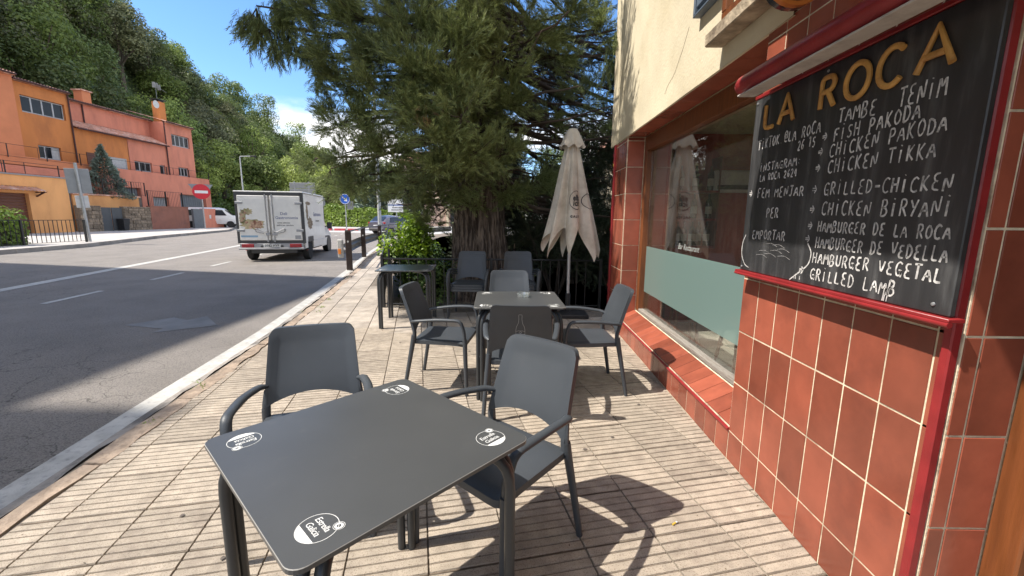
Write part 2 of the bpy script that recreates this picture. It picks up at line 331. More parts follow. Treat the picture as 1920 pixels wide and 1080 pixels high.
for k, (d, c, y, mid) in enumerate(cand):
    ribbed = y < 4.9 - .12*(mid.x)
    kx = poly_x(KERB, y)+.115
    if x_edge(mid) and k < 290:
        sm = (random.choice(RM) if ribbed else PM[0]).copy(); b_ = bmesh.new(); b_.from_mesh(sm); M_ = Matrix.Translation(c) @ Matrix.Rotation(th, 4, 'Z'); Mi = M_.inverted()
        y0_, y1_ = mid.y-.25, mid.y+.25; p0 = Mi @ Vector((poly_x(KERB,y0_)+.118, y0_, 0)); p1 = Mi @ Vector((poly_x(KERB,y1_)+.118, y1_, 0)); dd = (p1-p0).normalized()
        bmesh.ops.bisect_plane(b_, geom=b_.verts[:]+b_.edges[:]+b_.faces[:], plane_co=p0, plane_no=Vector((-dd.y, dd.x, 0)), clear_outer=True)
        b_.to_mesh(sm); n_ = len(b_.faces); b_.free()
        if n_: place('slab', sm, side, c, th)
    elif k < 290:
        o = place('slab', (random.choice(RM) if ribbed else PM[0]), side, c + Vector((0,0,random.uniform(-.0015,.0015))), (random.uniform(-.003,.003), random.uniform(-.003,.003), th))
    else:
        far.join(MB().box(.004, SZ-.004, .004, SZ-.004, -.02, random.uniform(-.001,.001)).xf(Matrix.Translation(c) @ Matrix.Rotation(th, 4, 'Z')))
if far.v: tag(far.build('slab', m_plain, side), kind='stuff')
# fill strip between slabs and kerb (mortar) and litter on the pavement
m_mortar = mat('mortar', (.33,.28,.23), .95, .3, 16, .9, 80, dark=(.16,.13,.10), dscale=9, dlo=.45, dhi=.65)
strip(KERB, .10, .42, -.0095, -1, 22, .25).build('mortar_fill', m_mortar, side)
# left pavement
LP = MB(); ys = np.arange(-6, 80, 1.0); vs = []
for y in ys: x = poly_x(LKERB, y); vs += [(x-.14, y, .10), (x-26, y, .12)]
LP.add(vs, [(2*i, 2*i+1, 2*i+3, 2*i+2) for i in range(len(ys)-1)]); lp = structure(LP.build('pavement', m_grey))
lk = MB(); y = -4
while y < 60:
    x0 = poly_x(LKERB, y); x1 = poly_x(LKERB, y+.98)
    MB().add([(x0,y,-.07),(x1,y+.98,-.07),(x1,y+.98,.11),(x0,y,.11),(x0-.14,y,-.07),(x1-.14,y+.98,-.07),(x1-.14,y+.98,.11),(x0-.14,y,.11)],
        [(0,1,2,3),(4,7,6,5),(3,2,6,7),(0,3,7,4),(1,5,6,2),(0,4,5,1)]).build('kerb_stone', mat('grey_kerb',(.26,.24,.22),.9,.2,3,.4,60,rand=.15), lp); y += 1.0
# roundabout apron, pale road beyond
m_pale = mat('pale_road', (.42,.41,.40), .85, .1, .8, .2, 60)
structure(MB().add([(-40,46,-.045),(-8,34,-.045),(6,40,-.045),(6,58,-.045),(-24,66,-.045),(-34,96,-.045),(-48,95,-.045)], [(0,1,2,3,4,5,6)]).build('roundabout', m_pale))
m_redk = mat('red_kerb', (.5,.08,.09), .7, .15, 4)
isl = structure(MB().prism([(-19.2,41),(-15.4,41),(-15,43.5),(-18.8,43.8)], -.05, .08).build('traffic_island', m_pale))
for k in range(3): MB().box(-19.0+k*1.3, -18.0+k*1.3, 40.9, 41.25, -.04, .16).build('kerb_block', m_redk, isl)
MB().box(-22.2,-20.9,41.5,41.9,-.04,.16).build('kerb_block', m_redk, isl)
# hill terrain on the left, valley beyond
def hill(x, y):
    hc = np.interp(y, [-40, 60, 70, 90, 105, 128, 160, 220], [36, 31.5, 25.5, 17, 15, 11, 6, 3])
    t = min(1, max(0, (-37.5-x)/27)); t = t*t*(3-2*t); w = min(1, max(0, (y-70)/60))
    return -.6 + 5.2*min(1, max(0, (-36.5-x)/1.5))*min(1, max(0, (60-y)/20)) + hc*t
hx = np.linspace(-140, -30, 45); hy = np.linspace(-40, 260, 80)
HB = MB().add([(x, y, hill(x, y)) for y in hy for x in hx], [(j*45+i, j*45+i+1, (j+1)*45+i+1, (j+1)*45+i) for j in range(79) for i in range(44)])
structure(HB.build('hill', m_grass, smooth=True))
MB().quad((-2.0,6.5,-.06),(-6,20.3,-.06),(8,20.3,-.06),(8,6.5,-.06))
structure(MB().add([(-2.02,6.42,-.05),(-6.1,20.2,-.05),(-5,34,-.05),(30,34,-.05),(30,6.0,-.05),(1.4,6.0,-.05),(1.2,6.42,-.05)], [(0,1,2,3,4,5,6)]).build('garden_ground', m_soil))
# ---------------------------------------------------------------- restaurant on the right
m_tile = mat('terracotta_tile', (.285,.078,.046), .24, .14, 7, .22, 9, rand=.26, dark=(.19,.055,.036), dscale=4, dlo=.5, dhi=.85, spec=.45)
m_grout = mat('cream_grout', (.72,.64,.47), .9, .2, 25, .3, 90, dark=(.36,.28,.20), dscale=7, dlo=.5, dhi=.68)
m_cream = mat('cream_render', (.64,.56,.40), .9, .08, 2.2, .35, 45, dark=(.50,.42,.27), dscale=1.4, dlo=.46, dhi=.78)
m_redp = mat('red_paint', (.27,.022,.024), .38, .16, 12, .1, 70, dark=(.22,.03,.03), dscale=8, dlo=.55, dhi=.8)
m_wood = mat('varnished_wood', (.17,.055,.018), .38, .28, 3, .15, 40, stretch=(14,14,.9), dark=(.14,.045,.012), dscale=4, dlo=.45, dhi=.75)
m_grain = mat('weathered_sill', (.36,.33,.29), .85, .3, 5, .8, 60, stretch=(12,1,12), dark=(.14,.11,.09), dscale=5, dlo=.45, dhi=.65)
m_stone = mat('weathered_stone', (.42,.34,.24), .9, .3, 12, 1, 40, dark=(.16,.12,.08), dscale=5, dlo=.42, dhi=.66)
m_dark = mat('dark_paint', (.02,.02,.022), .5, .2, 8)
m_metal = mat('galvanised_metal', (.40,.41,.42), .45, .12, 9, .1, 60, metal=.6, rand=.05)
m_wht = mat('white_plastic', (.62,.61,.58), .5, .1, 8, dark=(.45,.43,.40), dscale=6)
m_dust = mat('dusty_white', (.50,.46,.42), .6, .15, 8, dark=(.3,.27,.25), dscale=9)
rest = thing('restaurant_building', 'cream rendered restaurant with terracotta tiled ground floor wall on the right', 'building', (1.6,2.5,0))
def rb(b, name, m, smooth=False, parent=None):   # part given in world coordinates
    o = b.build(name, m, parent or rest, smooth)
    if parent is None: o.location = (-1.6,-2.5,0)
    return o
X0 = 1.255
# masonry core
b = MB()
b.box(1.2562,1.50,1.1815,2.302,0,2.33); b.box(1.2562,1.60,5.0225,5.62,0,2.31)
b.box(1.2562,1.452,2.302,5.0225,-.02,.19)
rb(b, 'wall_core', m_grout)
# upper wall: front sheet with a subdivided slightly wavy surface
b = MB(); nyy, nzz = 60, 40; vs = []
for j in range(nzz+1):
    for i in range(nyy+1):
        y = lerp(2.092,5.82,i/nyy); z = lerp(2.312,6.6,j/nzz); vs.append((1.244+.0025*math.sin(y*5+z*3)+random.uniform(-.0008,.0008), y, z))
b.add(vs, [(j*(nyy+1)+i, j*(nyy+1)+i+1, (j+1)*(nyy+1)+i+1, (j+1)*(nyy+1)+i) for j in range(nzz) for i in range(nyy)])
b.box(1.252,9.5,2.092,5.82,2.46,6.6); b.box(1.252,1.46,2.305,5.82,2.325,2.46); b.box(1.46,9.5,5.70,5.82,0,2.46)
b.box(1.252,9.5,-3,2.09,2.90,6.6); b.box(9.3,9.5,-3,5.8,0,2.46); b.box(1.6,9.5,-3,-2.9,0,2.9); b.box(1.53,9.5,-2.9,2.09,2.46,2.9)
b.quad((1.244,2.092,2.312),(1.244,5.82,2.312),(1.262,5.82,2.312),(1.262,2.092,2.312))
b.quad((1.244,5.82,2.312),(1.244,5.82,6.6),(1.26,5.82,6.6),(1.26,5.82,2.312))
rb(b, 'wall', m_cream)
b = MB(); pts = [(3.35,2.78),(3.45,2.66),(3.50,2.62),(3.60,2.53),(3.72,2.50),(3.80,2.44)]
b.tube([(1.2425,y,z) for y,z in arc([(0,p[0],p[1]) for p in pts]) and [(q[1],q[2]) for q in arc([(0,p[0],p[1]) for p in pts])]], .0011, 4)
rb(b, 'wall_crack', mat('crack', (.2,.15,.09), .95))
# tiles -------------------------------------------------------------
TC = {}
def tile(y0, y1, z0, z1, x=X0):
    w, h = round(y1-y0,4), round(z1-z0,4)
    if (w,h) not in TC: TC[(w,h)] = MB().cbox(-.0015,.010,.0036,w-.0036,.0036,h-.0036,.0012).mesh('tile', m_tile)
    o = place('tile', TC[(w,h)], rest, (x-1.6+random.uniform(-.0008,.0008), y0-2.5, z0)); return o
cols = [1.184,1.222,1.377,1.535,1.69,1.846,2.0,2.153,2.302]; rows = [0,.18,.48,.78,1.08,1.38,1.68,1.98,2.27,2.33]
for a, c in zip(cols, cols[1:]):
    for z0, z1 in zip(rows, rows[1:]): tile(a, c, z0, z1)
for a, c in zip(cols[:-2], cols[1:-1]):
    tile(a, c, 2.33, 2.60); tile(a, c, 2.60, 2.89)
rb(MB().box(1.2562,1.5,1.1815,2.09,2.33,2.9), 'lintel_core', m_grout)
y = 2.302
while y < 5.0:       # ledge fronts and sloping ledge tops
    e = min(y+.152, 5.024); tile(y, e, 0, .18)
    w = round(e-y,4)
    me = TC.setdefault(('top',w), MB().cbox(.002,.208,.003,w-.003,-.006,.006,.002).mesh('ledge_tile', m_tile))
    place('ledge_tile', me, rest, (1.259-1.6, y-2.5, .205), (0, -math.atan2(.092,.195), 0)); y = e
rb(MB().add([(1.262,2.302,.2015),(1.262,5.024,.2015),(1.46,5.024,.2955),(1.46,2.302,.2955),(1.262,2.302,.0),(1.262,5.024,.0),(1.46,5.024,.0),(1.46,2.302,.0)],[(0,1,2,3),(0,3,7,4),(3,2,6,7),(0,4,5,1)]), 'ledge_core', m_grout)
rb(MB().tube([(1.252,2.30,.187),(1.252,5.03,.187)], .011, 8), 'ledge_edge_strip', m_redp)
for z0, z1 in zip(rows[1:-1], rows[2:-1]+[2.308]):      # far pier front and reveal
    tile(5.024, 5.10, z0, z1); tile(5.10, 5.26, z0, z1); tile(5.26, 5.42, z0, z1); tile(5.42, 5.62, z0, z1)
for y0, y1 in ((5.024,5.10),(5.10,5.26),(5.26,5.42),(5.42,5.62)): tile(y0, y1, 0, .18)
def face_tile(x0, x1, z0, z1, y):      # tile whose face looks towards -Y
    w, h = round(x1-x0,4), round(z1-z0,4); k = ('f',w,h)
    if k not in TC: TC[k] = MB().cbox(.0036,w-.0036,-.002,.006,.0036,h-.0036,.0012).mesh('tile', m_tile)
    place('tile', TC[k], rest, (x0-1.6, y-2.5, z0))
for z0, z1 in zip(rows[1:-1], rows[2:-1]+[2.308]): face_tile(1.262, 1.452, max(z0,.2), z1, 5.020)
for z0, z1 in zip(rows, rows[1:]+[2.6]):
    if z1 > z0: face_tile(1.257, 1.308, z0, z1, 1.150); face_tile(1.308, 1.433, z0, z1, 1.150)
rb(MB().box(1.2562,1.60,1.1516,1.22,0,2.9), 'jamb_core', m_grout)
y = 2.31                # soffit tiles over the window
while y < 5.0:
    e = min(y+.30, 5.02); k = ('s', round(e-y,3))
    if k not in TC: TC[k] = MB().cbox(0,.19,.003,e-y-.003,-.006,.006,.002).mesh('soffit_tile', m_tile)
    place('soffit_tile', TC[k], rest, (1.262-1.6, y-2.5, 2.316)); y = e
rb(MB().box(1.262,1.262+.19,2.305,5.02,2.3235,2.3245), 'soffit_grout', m_grout)
# big window
win = thing('big_window', 'x', 'x'); del win['label']; del win['category']; win.name = 'window'; win.parent = rest; win.location = (-.085,1.2,0)
def wp(b, name, m, smooth=False): o = b.build(name, m, win, smooth); o.location = (-1.515,-3.7,0); return o
wp(MB().cbox(1.455,1.535,4.915,5.016,.31,2.305).cbox(1.455,1.535,2.31,4.913,2.15,2.305).cbox(1.455,1.535,2.31,2.40,.31,2.148), 'frame', m_wood)
wp(MB().cbox(1.457,1.53,2.40,4.914,.30,.338,.005).cbox(1.462,1.525,2.40,4.914,.27,.298,.005), 'sill', m_grain)
m_glass = glass('window_glass', (.93,.95,.94), 2.4, 0, .018, (.62,.62,.60))  # pale diffuse haze painted into the pane for the veil of reflected light
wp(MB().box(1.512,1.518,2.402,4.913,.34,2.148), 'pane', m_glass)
m_frost = glass('frosted_film', (.85,.95,.93), 1.45, .25, .76, (.28,.42,.395))
wp(MB().quad((1.508,2.402,.55),(1.508,4.90,.55),(1.508,4.90,1.08),(1.508,2.402,1.08)), 'frosted_band', m_frost)
m_script = mat('pale_lettering', (.42,.44,.42), .6)
def on_wall(b, x, y, z): return b.xf(frame((x, y, z), (0,-1,0), (0,0,1)))   # text readable from the street
sb = text_mb('Bar Restaurant', .075, .0, .35)
wp(on_wall(sb, 1.507, 3.72, 1.145), 'window_lettering', m_script)
# room behind the glass
m_wine = mat('wine_red_wall', (.50,.10,.06), .7, .1, 3); m_ceil = mat('room_ceiling', (.6,.58,.54), .9, .05, 3)
m_floor = mat('room_floor_tile', (.62,.58,.48), .4, .1, 5, rand=.06)
rb(MB().box(1.62,9,-2.8,5.69,2.62,2.75), 'room_ceiling', m_ceil)
rb(MB().box(1.54,9.3,-2.9,5.69,-.02,.0), 'floor_bed', mat('floor_joint', (.3,.27,.22), .9))
k = MB().cbox(.003,.397,.003,.397,0,.012,.002).mesh('floor_tile', m_floor)
for i in range(9):
    for j in range(9): place('floor_tile', k, rest, (1.56+i*.4-1.6, 2.0+j*.4-2.5, .0))
b = MB().box(1.95,6,5.60,5.68,0,2.6).box(5.2,5.3,-2.8,5.6,0,2.6); rb(b, 'room_wall', m_wine)
rb(MB().box(1.56,1.94,5.60,5.69,0,2.6), 'room_wall', mat('white_wall', (.55,.55,.52), .8))
rb(MB().box(1.925,1.985,5.50,5.598,0,2.4), 'wood_post', m_wood)
ac = thing('air_conditioner', 'white wall air conditioner inside the restaurant window', 'air conditioner', (2.74,5.45,1.86))
MB().cbox(-.30,.30,-.11,.14,-.13,.13,.02).build('casing', m_wht, ac); MB().box(-.27,.27,-.118,-.108,-.10,-.05).build('vent', m_dark, ac)
shelf = thing('drinks_shelf', 'dark red drinks shelf with bottles behind the window glass', 'shelf', (2.2,5.44,1.05))
for z in (0,.34,.68): MB().cbox(-.2,.28,-.12,.14,z-.012,z+.012).build('board', m_redp, shelf)
MB().cbox(-.215,-.2,-.12,.14,-.02,1.1).cbox(.28,.295,-.12,.14,-.02,1.1).build('side_panel', m_wood, shelf)
m_bg = mat('dark_bottle_glass', (.012,.02,.012), .08, .1, 3, spec=.8); m_bl = mat('bottle_label', (.6,.58,.5), .6)
bm_ = MB().lathe([(.001,0),(.037,.002),(.038,.19),(.03,.225),(.014,.25),(.013,.30),(.015,.302),(.001,.304)], 14).mesh('bottle', m_bg, True)
bl_ = MB().lathe([(.0388,.06),(.0388,.15)], 14); bl_.f = bl_.f[:-2]; bl_.m = bl_.m[:-2]; bl_ = bl_.mesh('label', m_bl, True)
for i in range(5):
    for lv in range(3 if i in (0,2,4) else 1):
        t = thing('bottle', None, None, (2.04+i*.092, 5.40+.03*(i%2), 1.062+.34*lv))
        tag(t, ('dark wine bottle on the %s shelf, %s from its left post' % (['bottom','middle','top'][lv], ['first','second','third','fourth','fifth'][i])), 'bottle', 'bottles on the shelf behind the glass')
        place('glass_body', bm_, t); place('paper_label', bl_, t)
# turned stool legs and a table inside
for i, (x, y) in enumerate(((1.85,4.55),(2.05,3.75),(1.95,3.2))):
    st = thing('wooden_stool', ['turned wooden stool nearest the far end of the window','turned wooden stool in the middle behind the frosted glass','turned wooden stool nearest the tiled pillar inside'][i], 'stool', (x,y,.012), .3*i)
    MB().lathe([(.001,.44),(.17,.44),(.18,.455),(.17,.475),(.001,.48)], 18).build('seat', m_wood, st, True)
    for a in range(4):
        an = a*PI/2+.7; dx, dy = math.cos(an), math.sin(an)
        MB().tube([(dx*lerp(.19,.12,t), dy*lerp(.19,.12,t), .44*t) for t in (0,.1,.2,.3,.45,.6,.8,1)], [.012,.017,.012,.02,.014,.02,.014,.018], 8).build('leg', m_wood, st, True)
# pipe, corner strips, door frame
pipe = MB().tube([(1.285,5.67,.0),(1.285,5.67,2.36)], .036, 14); rb(pipe, 'downpipe', m_redp, True)
for z in (.5,1.25,2.2): rb(MB().lathe([(.037,z-.02),(.044,z-.018),(.044,z+.018),(.037,z+.02)],14,(1.285,5.67,0)), 'pipe_clamp', m_redp)
rb(MB().lathe([(.0375,2.06),(.039,2.062),(.039,2.09),(.0375,2.092)],14,(1.285,5.67,0)), 'pipe_band', mat('yellow_tape',(.6,.4,.05),.6))
rb(MB().cbox(1.232,1.252,5.54,5.575,.0,2.31), 'corner_strip', m_redp)
rb(MB().cbox(1.226,1.2545,1.153,1.181,0,2.9,.004).cbox(1.238,1.2575,1.1815,1.191,0,2.9,.001), 'shutter_rail', m_redp)
rb(MB().cbox(1.432,1.515,1.06,1.149,0,2.6,.006), 'door_frame', m_wood); rb(MB().cbox(1.523,1.66,1.03,1.149,0,2.6,.008), 'door_frame', m_wood)
rb(MB().cbox(1.70,2.55,1.10,1.145,0,2.6,.008), 'door', m_wood)
rb(MB().box(0,1.25,-2.4,1.90,3.02,3.16), 'balcony', m_cream)
rb(MB().box(.02,.05,-2.4,1.84,3.16,4.1), 'balcony_rail', m_dark)
# upper window
rb(MB().cbox(1.13,1.243,1.95,2.78,2.425,2.50,.008).cbox(1.16,1.243,1.97,2.76,2.50,2.53,.006), 'upper_sill', m_stone)
rb(MB().cbox(1.20,1.243,2.0,2.74,2.535,2.60,.005).cbox(1.20,1.243,2.69,2.74,2.60,3.9), 'upper_window_frame', m_wood)
for k_ in range(14): rb(MB().cbox(1.195,1.235,2.80,3.12,2.80+k_*.085,2.865+k_*.085,.004), 'shutter_slat', mat('blue_grey_paint', (.10,.13,.17), .5, .15, 9))
rb(MB().cbox(1.185,1.242,2.775,2.80,2.76,4.05).cbox(1.185,1.242,3.12,3.145,2.76,4.05).cbox(1.185,1.242,2.775,3.145,2.745,2.76), 'shutter_frame', mat('blue_grey_paint', (.10,.13,.17), .5))
# ---------------------------------------------------------------- lamp hood over the board
hood = thing('sign_lamp', 'long red metal sign lamp with white underside above the menu board', 'lamp', (1.06,1.3,2.02))
b = MB(); prof = []
for i in range(11):
    a = PI*.5 + PI*i/10*.92; prof.append((.02+.052*math.cos(a), .004+.046*math.sin(a)))
prof += [(.062,-.040),(.062,.048)]
y0, y1 = -1.2, .84; n = len(prof); vs = [(x, y0, z) for x,z in prof] + [(x, y1-.01, z) for x,z in prof] + [(x*.8+.004, y1+.02, z*.8) for x,z in prof]
fs = [(i+k*n, (i+1)%n+k*n, (i+1)%n+(k+1)*n, i+(k+1)*n) for k in (0,1) for i in range(n)] + [tuple(range(2*n,3*n))]
b.add(vs, fs); b.build('housing', m_redp, hood, True, 35)
MB().tube([(-.030,y0,.002),(-.030,y1,.002)], .0016, 6).build('seam', m_dark, hood)
MB().cbox(-.022,.058,y0,y1-.015,-.0505,-.0425,.002).build('diffuser', m_dust, hood)
for yy in (.72,-.1): MB().cbox(.062,.19,yy-.015,yy+.015,-.02,.02,.003).build('bracket', m_redp, hood)
rsg = thing('projecting_sign', 'round black sign with orange rim projecting from the wall above the lamp', 'sign', (1.09,1.86,2.352))
MB().lathe([(.001,-.035),(.105,-.035),(.12,-.02),(.12,.02),(.105,.035),(.001,.035)], 28, axis='Y').build('disc', mat('black_enamel', (.015,.015,.017), .25, coat=.5), rsg, True)
MB().lathe([(.106,-.037),(.122,-.037),(.123,-.025),(.122,-.012),(.106,-.012)], 28, axis='Y').ringonly(28).build('rim', mat('orange_enamel', (.55,.17,.03), .35), rsg, True)
MB().tube([(.12,0,0),(.175,0,0)], .014, 8).build('arm', m_dark, rsg)
# ---------------------------------------------------------------- menu board
BX = 1.195
m_board = mat('chalkboard', (.036,.036,.038), .36, .3, 5, .05, 30, dark=(.10,.10,.10), dscale=5, dlo=.50, dhi=.80, stretch=(1,3.2,.5))
m_chalk = mat('chalk', (.62,.60,.58), .95, .3, 60, dark=(.32,.31,.30), dscale=50, dlo=.45, dhi=.65)
m_smear = glass('chalk_dust', (1,1,1), 1.01, .9, .16, (.55,.54,.54))
m_lett = mat('ochre_wood_letters', (.52,.27,.07), .5, .22, 20, .2, 90, dark=(.36,.15,.04), dscale=14)
board = thing('menu_board', 'black chalk menu board headed LA ROCA hung on the tiled pillar', 'menu board', (BX,1.7,1.135))
def bp(b, name, m, smooth=False): o = b.build(name, m, board, smooth); o.location = (-BX,-1.7,-1.135); return o
bp(MB().cbox(BX,BX+.018,1.143,2.245,1.137,1.984,.003), 'panel', m_board)
bp(MB().box(BX+.019,1.254,1.30,1.36,1.2,1.95).box(BX+.019,1.254,2.0,2.06,1.2,1.95), 'batten', m_dark)
tr = MB().tube([(BX-.012,1.125,1.118),(BX-.012,2.26,1.118)], .0085, 10).cbox(BX-.018,BX+.03,1.125,2.26,1.124,1.1355,.002); bp(tr, 'tray', m_redp, True)
bp(MB().cbox(BX-.004,BX+.03,1.125,2.25,1.986,2.004,.003), 'top_rail', m_redp)
for y, z in ((2.225,1.965),(1.745,1.965),(2.225,1.155),(1.19,1.165)):
    bp(MB().lathe([(.001,-.004),(.005,-.003),(.006,0)], 10, (BX-.0015,y,z), axis='X').xf(Matrix.Identity(4)), 'screw', m_metal)
SF = {  # single-stroke capitals, x 0..1, y 0..1
'A':[[(0,0),(.45,1),(.9,0)],[(.15,.35),(.75,.35)]],'B':[[(.05,0),(.1,1)],[(.1,1),(.6,.95),(.7,.75),(.5,.55),(.1,.52)],[(.1,.52),(.65,.48),(.8,.22),(.55,.02),(.05,0)]],
'C':[[(.85,.85),(.55,1),(.2,.85),(.05,.5),(.15,.15),(.5,0),(.85,.12)]],'D':[[(.1,0),(.1,1)],[(.1,1),(.6,.9),(.85,.5),(.6,.08),(.1,0)]],
'E':[[(.75,1),(.3,.98),(.15,.8),(.3,.56),(.6,.52)],[(.3,.52),(.08,.3),(.2,.04),(.8,.02)]],'F':[[(.1,0),(.12,1),(.8,1)],[(.1,.55),(.6,.55)]],
'G':[[(.85,.85),(.5,1),(.15,.8),(.05,.4),(.3,.03),(.75,.1),(.8,.42),(.45,.42)],[(.8,.42),(.8,-.05)]],'H':[[(.08,0),(.1,1)],[(.75,0),(.78,1)],[(.08,.52),(.78,.52)]],
'I':[[(.35,0),(.38,.82)],[(.36,1.05),(.42,1.1)]],'J':[[(.2,1),(.85,1)],[(.6,1),(.58,.2),(.4,0),(.12,.1)]],'K':[[(.1,0),(.12,1)],[(.75,1),(.15,.48),(.8,0)]],
'L':[[(.2,1),(.12,.02),(.8,.04)]],'M':[[(.0,0),(.12,1),(.45,.35),(.8,1),(.95,0)]],'N':[[(.08,0),(.12,1),(.75,0),(.85,1)]],'O':[[(.45,1),(.12,.78),(.08,.3),(.4,0),(.78,.2),(.85,.7),(.45,1)]],
'P':[[(.12,0),(.12,1),(.6,.97),(.78,.75),(.6,.5),(.14,.46)]],'R':[[(.1,0),(.12,1),(.6,.96),(.75,.76),(.55,.52),(.12,.48)],[(.35,.5),(.85,0)]],
'S':[[(.75,.88),(.45,1),(.15,.8),(.3,.55),(.65,.42),(.7,.15),(.4,0),(.08,.12)]],'T':[[(.0,1),(.9,1)],[(.45,1),(.42,0)]],'U':[[(.1,1),(.1,.25),(.4,0),(.75,.2),(.8,1)]],
'V':[[(.05,1),(.42,0),(.85,1)]],'Y':[[(.05,1),(.42,.5)],[(.85,1),(.3,0)]],'.':[[(.3,.02),(.36,.06)]],':':[[(.3,.2),(.34,.24)],[(.3,.65),(.34,.69)]],'-':[[(.1,.5),(.8,.5)]],
'@':[[(.62,.62),(.4,.66),(.3,.45),(.42,.28),(.62,.4),(.65,.65),(.66,.35),(.85,.35),(.92,.65),(.6,.98),(.2,.9),(.03,.5),(.2,.08),(.6,0),(.85,.1)]],
'1':[[(.2,.8),(.45,1),(.42,0)]],'2':[[(.1,.8),(.4,1),(.72,.8),(.6,.5),(.08,.02),(.8,.02)]],'4':[[(.6,0),(.62,1),(.05,.35),(.85,.38)]],'5':[[(.8,1),(.25,1),(.2,.58),(.6,.6),(.75,.3),(.5,0),(.1,.05)]],
'6':[[(.7,.95),(.3,.75),(.1,.3),(.35,0),(.7,.15),(.65,.45),(.2,.4)]],'>':[[(0,.62),(.75,.62)],[(0,.38),(.75,.38)],[(.5,.95),(1,.5),(.5,.05)]]}
def stroke(b, pts, w, x, dep):
    """flat ribbon along a (y,z) polyline on a wall plane facing -X"""
    P = [Vector((p[0], p[1])) for p in pts]; k = len(P); vs = []
    for i in range(k):
        t = (P[min(i+1,k-1)]-P[max(i-1,0)]); t = t.normalized() if t.length > 1e-6 else Vector((1,0)); n = Vector((-t.y, t.x))*w*.5*random.uniform(.7,1.15)
        vs += [(x-dep, *(P[i]+n)), (x-dep, *(P[i]-n))]
    b.add(vs, [(2*i,2*i+1,2*i+3,2*i+2) for i in range(k-1)])
def smooth_pts(pts, n=3):
    return [(q[0],q[1]) for q in arc([(p[0],p[1],0) for p in pts], n)] if len(pts) > 2 else pts
def chalk(txt, ya, za, yb, zb, h, w=.0062):
    yb += .012
    n = len(txt); adv = (ya-yb)/n
    for i, ch in enumerate(txt):
        if ch == ' ': continue
        b = MB(); t0 = i/n; s = random.uniform(.93,1.08); dz = random.uniform(-.0025,.0025)
        for st in SF[ch]:
            pts = [(lerp(ya,yb,t0) - (p[0]*.84+.04+.10*p[1]*.3)*adv, lerp(za,zb,t0)+dz+p[1]*h*s+random.uniform(-.0008,.0008)) for p in st]
            stroke(b, smooth_pts(pts), w*random.uniform(.85,1.15), BX, .0012)
        bp(b, 'chalk_letter', m_chalk)
for r in (('TAMBE',1.662,1.756,1.473,1.746,.050),('TENIM',1.41,1.75,1.243,1.748,.055),('FISH PAKODA',1.673,1.69,1.31,1.7,.047),('CHICKEN PAKODA',1.685,1.637,1.222,1.647,.046),
    ('CHICKEN TIKKA',1.683,1.577,1.242,1.579,.048),('GRILLED-CHICKEN',1.688,1.495,1.179,1.482,.046),('CHICKEN BIRYANI',1.687,1.416,1.166,1.412,.050),
    ('HAMBURGER DE LA ROCA',1.697,1.354,1.16,1.348,.040),('HAMBURGER DE VEDELLA',1.698,1.291,1.157,1.285,.042),('HAMBURGER VEGETAL',1.704,1.229,1.161,1.226,.043),('GRILLED LAMB',1.706,1.162,1.299,1.163,.046),
    ('TIKTOK.@LA ROCA',2.185,1.737,1.733,1.741,.045),('26 15',1.879,1.692,1.755,1.692,.038),('INSTAGRAM:',2.151,1.629,1.825,1.627,.036),('LA ROCA 2624',2.143,1.583,1.847,1.585,.034),
    ('FEM MENJAR',2.147,1.503,1.787,1.498,.042),('PER',2.056,1.406,1.944,1.406,.046),('EMPORTAR',2.158,1.303,1.876,1.306,.042)): chalk(*r)
for y, z in ((1.735,1.70),(1.748,1.648),(1.752,1.585),(1.755,1.503),(1.755,1.425),(1.755,1.362),(1.760,1.308),(1.775,1.175),(2.222,1.512)): chalk('>', y, z, y-.042, z, .032, .005)
b = MB(); stroke(b, smooth_pts([(2.215,1.320),(2.240,1.28),(2.242,1.215),(2.20,1.165),(2.16,1.155)]), .005, BX, .0012)
stroke(b, smooth_pts([(1.742,1.304),(1.712,1.27),(1.72,1.22),(1.76,1.19),(1.83,1.141)]), .006, BX, .0012)
for i in range(8):
    y = random.uniform(1.92,2.12); z = random.uniform(1.22,1.29); stroke(b, smooth_pts([(y,z),(y-.05,z+.006),(y-.09,z-.008)]), .0010, BX, .0012)
for y in (1.765,1.79,1.80,1.35,1.34,1.355): stroke(b, [(y,1.15),(y+.002,1.165)] if y > 1.5 else [(y,1.185),(y+.003,1.142)], .004, BX, .0012)
bp(b, 'chalk_scribble', m_chalk)
b = MB()
for (y0,y1,z0,z1) in ((1.80,2.22,1.20,1.30),(2.02,2.12,1.30,1.70),(1.3,1.7,1.38,1.46),(1.2,1.45,1.6,1.66),(1.25,1.6,1.15,1.22),(1.72,1.75,1.15,1.62),(1.3,1.36,1.14,1.2),(1.9,1.95,1.3,1.7)):
    vs = []; k = 10
    for i in range(k+1):
        t = i/k; yy = lerp(y0,y1,t); e = .25*(z1-z0)*(1-math.sin(PI*t)); vs += [(BX-.0006,yy,z0+e+random.uniform(0,.01)), (BX-.0006,yy,z1-e-random.uniform(0,.01))]
    b.add(vs, [(2*i,2*i+1,2*i+3,2*i+2) for i in range(k)])
b = None
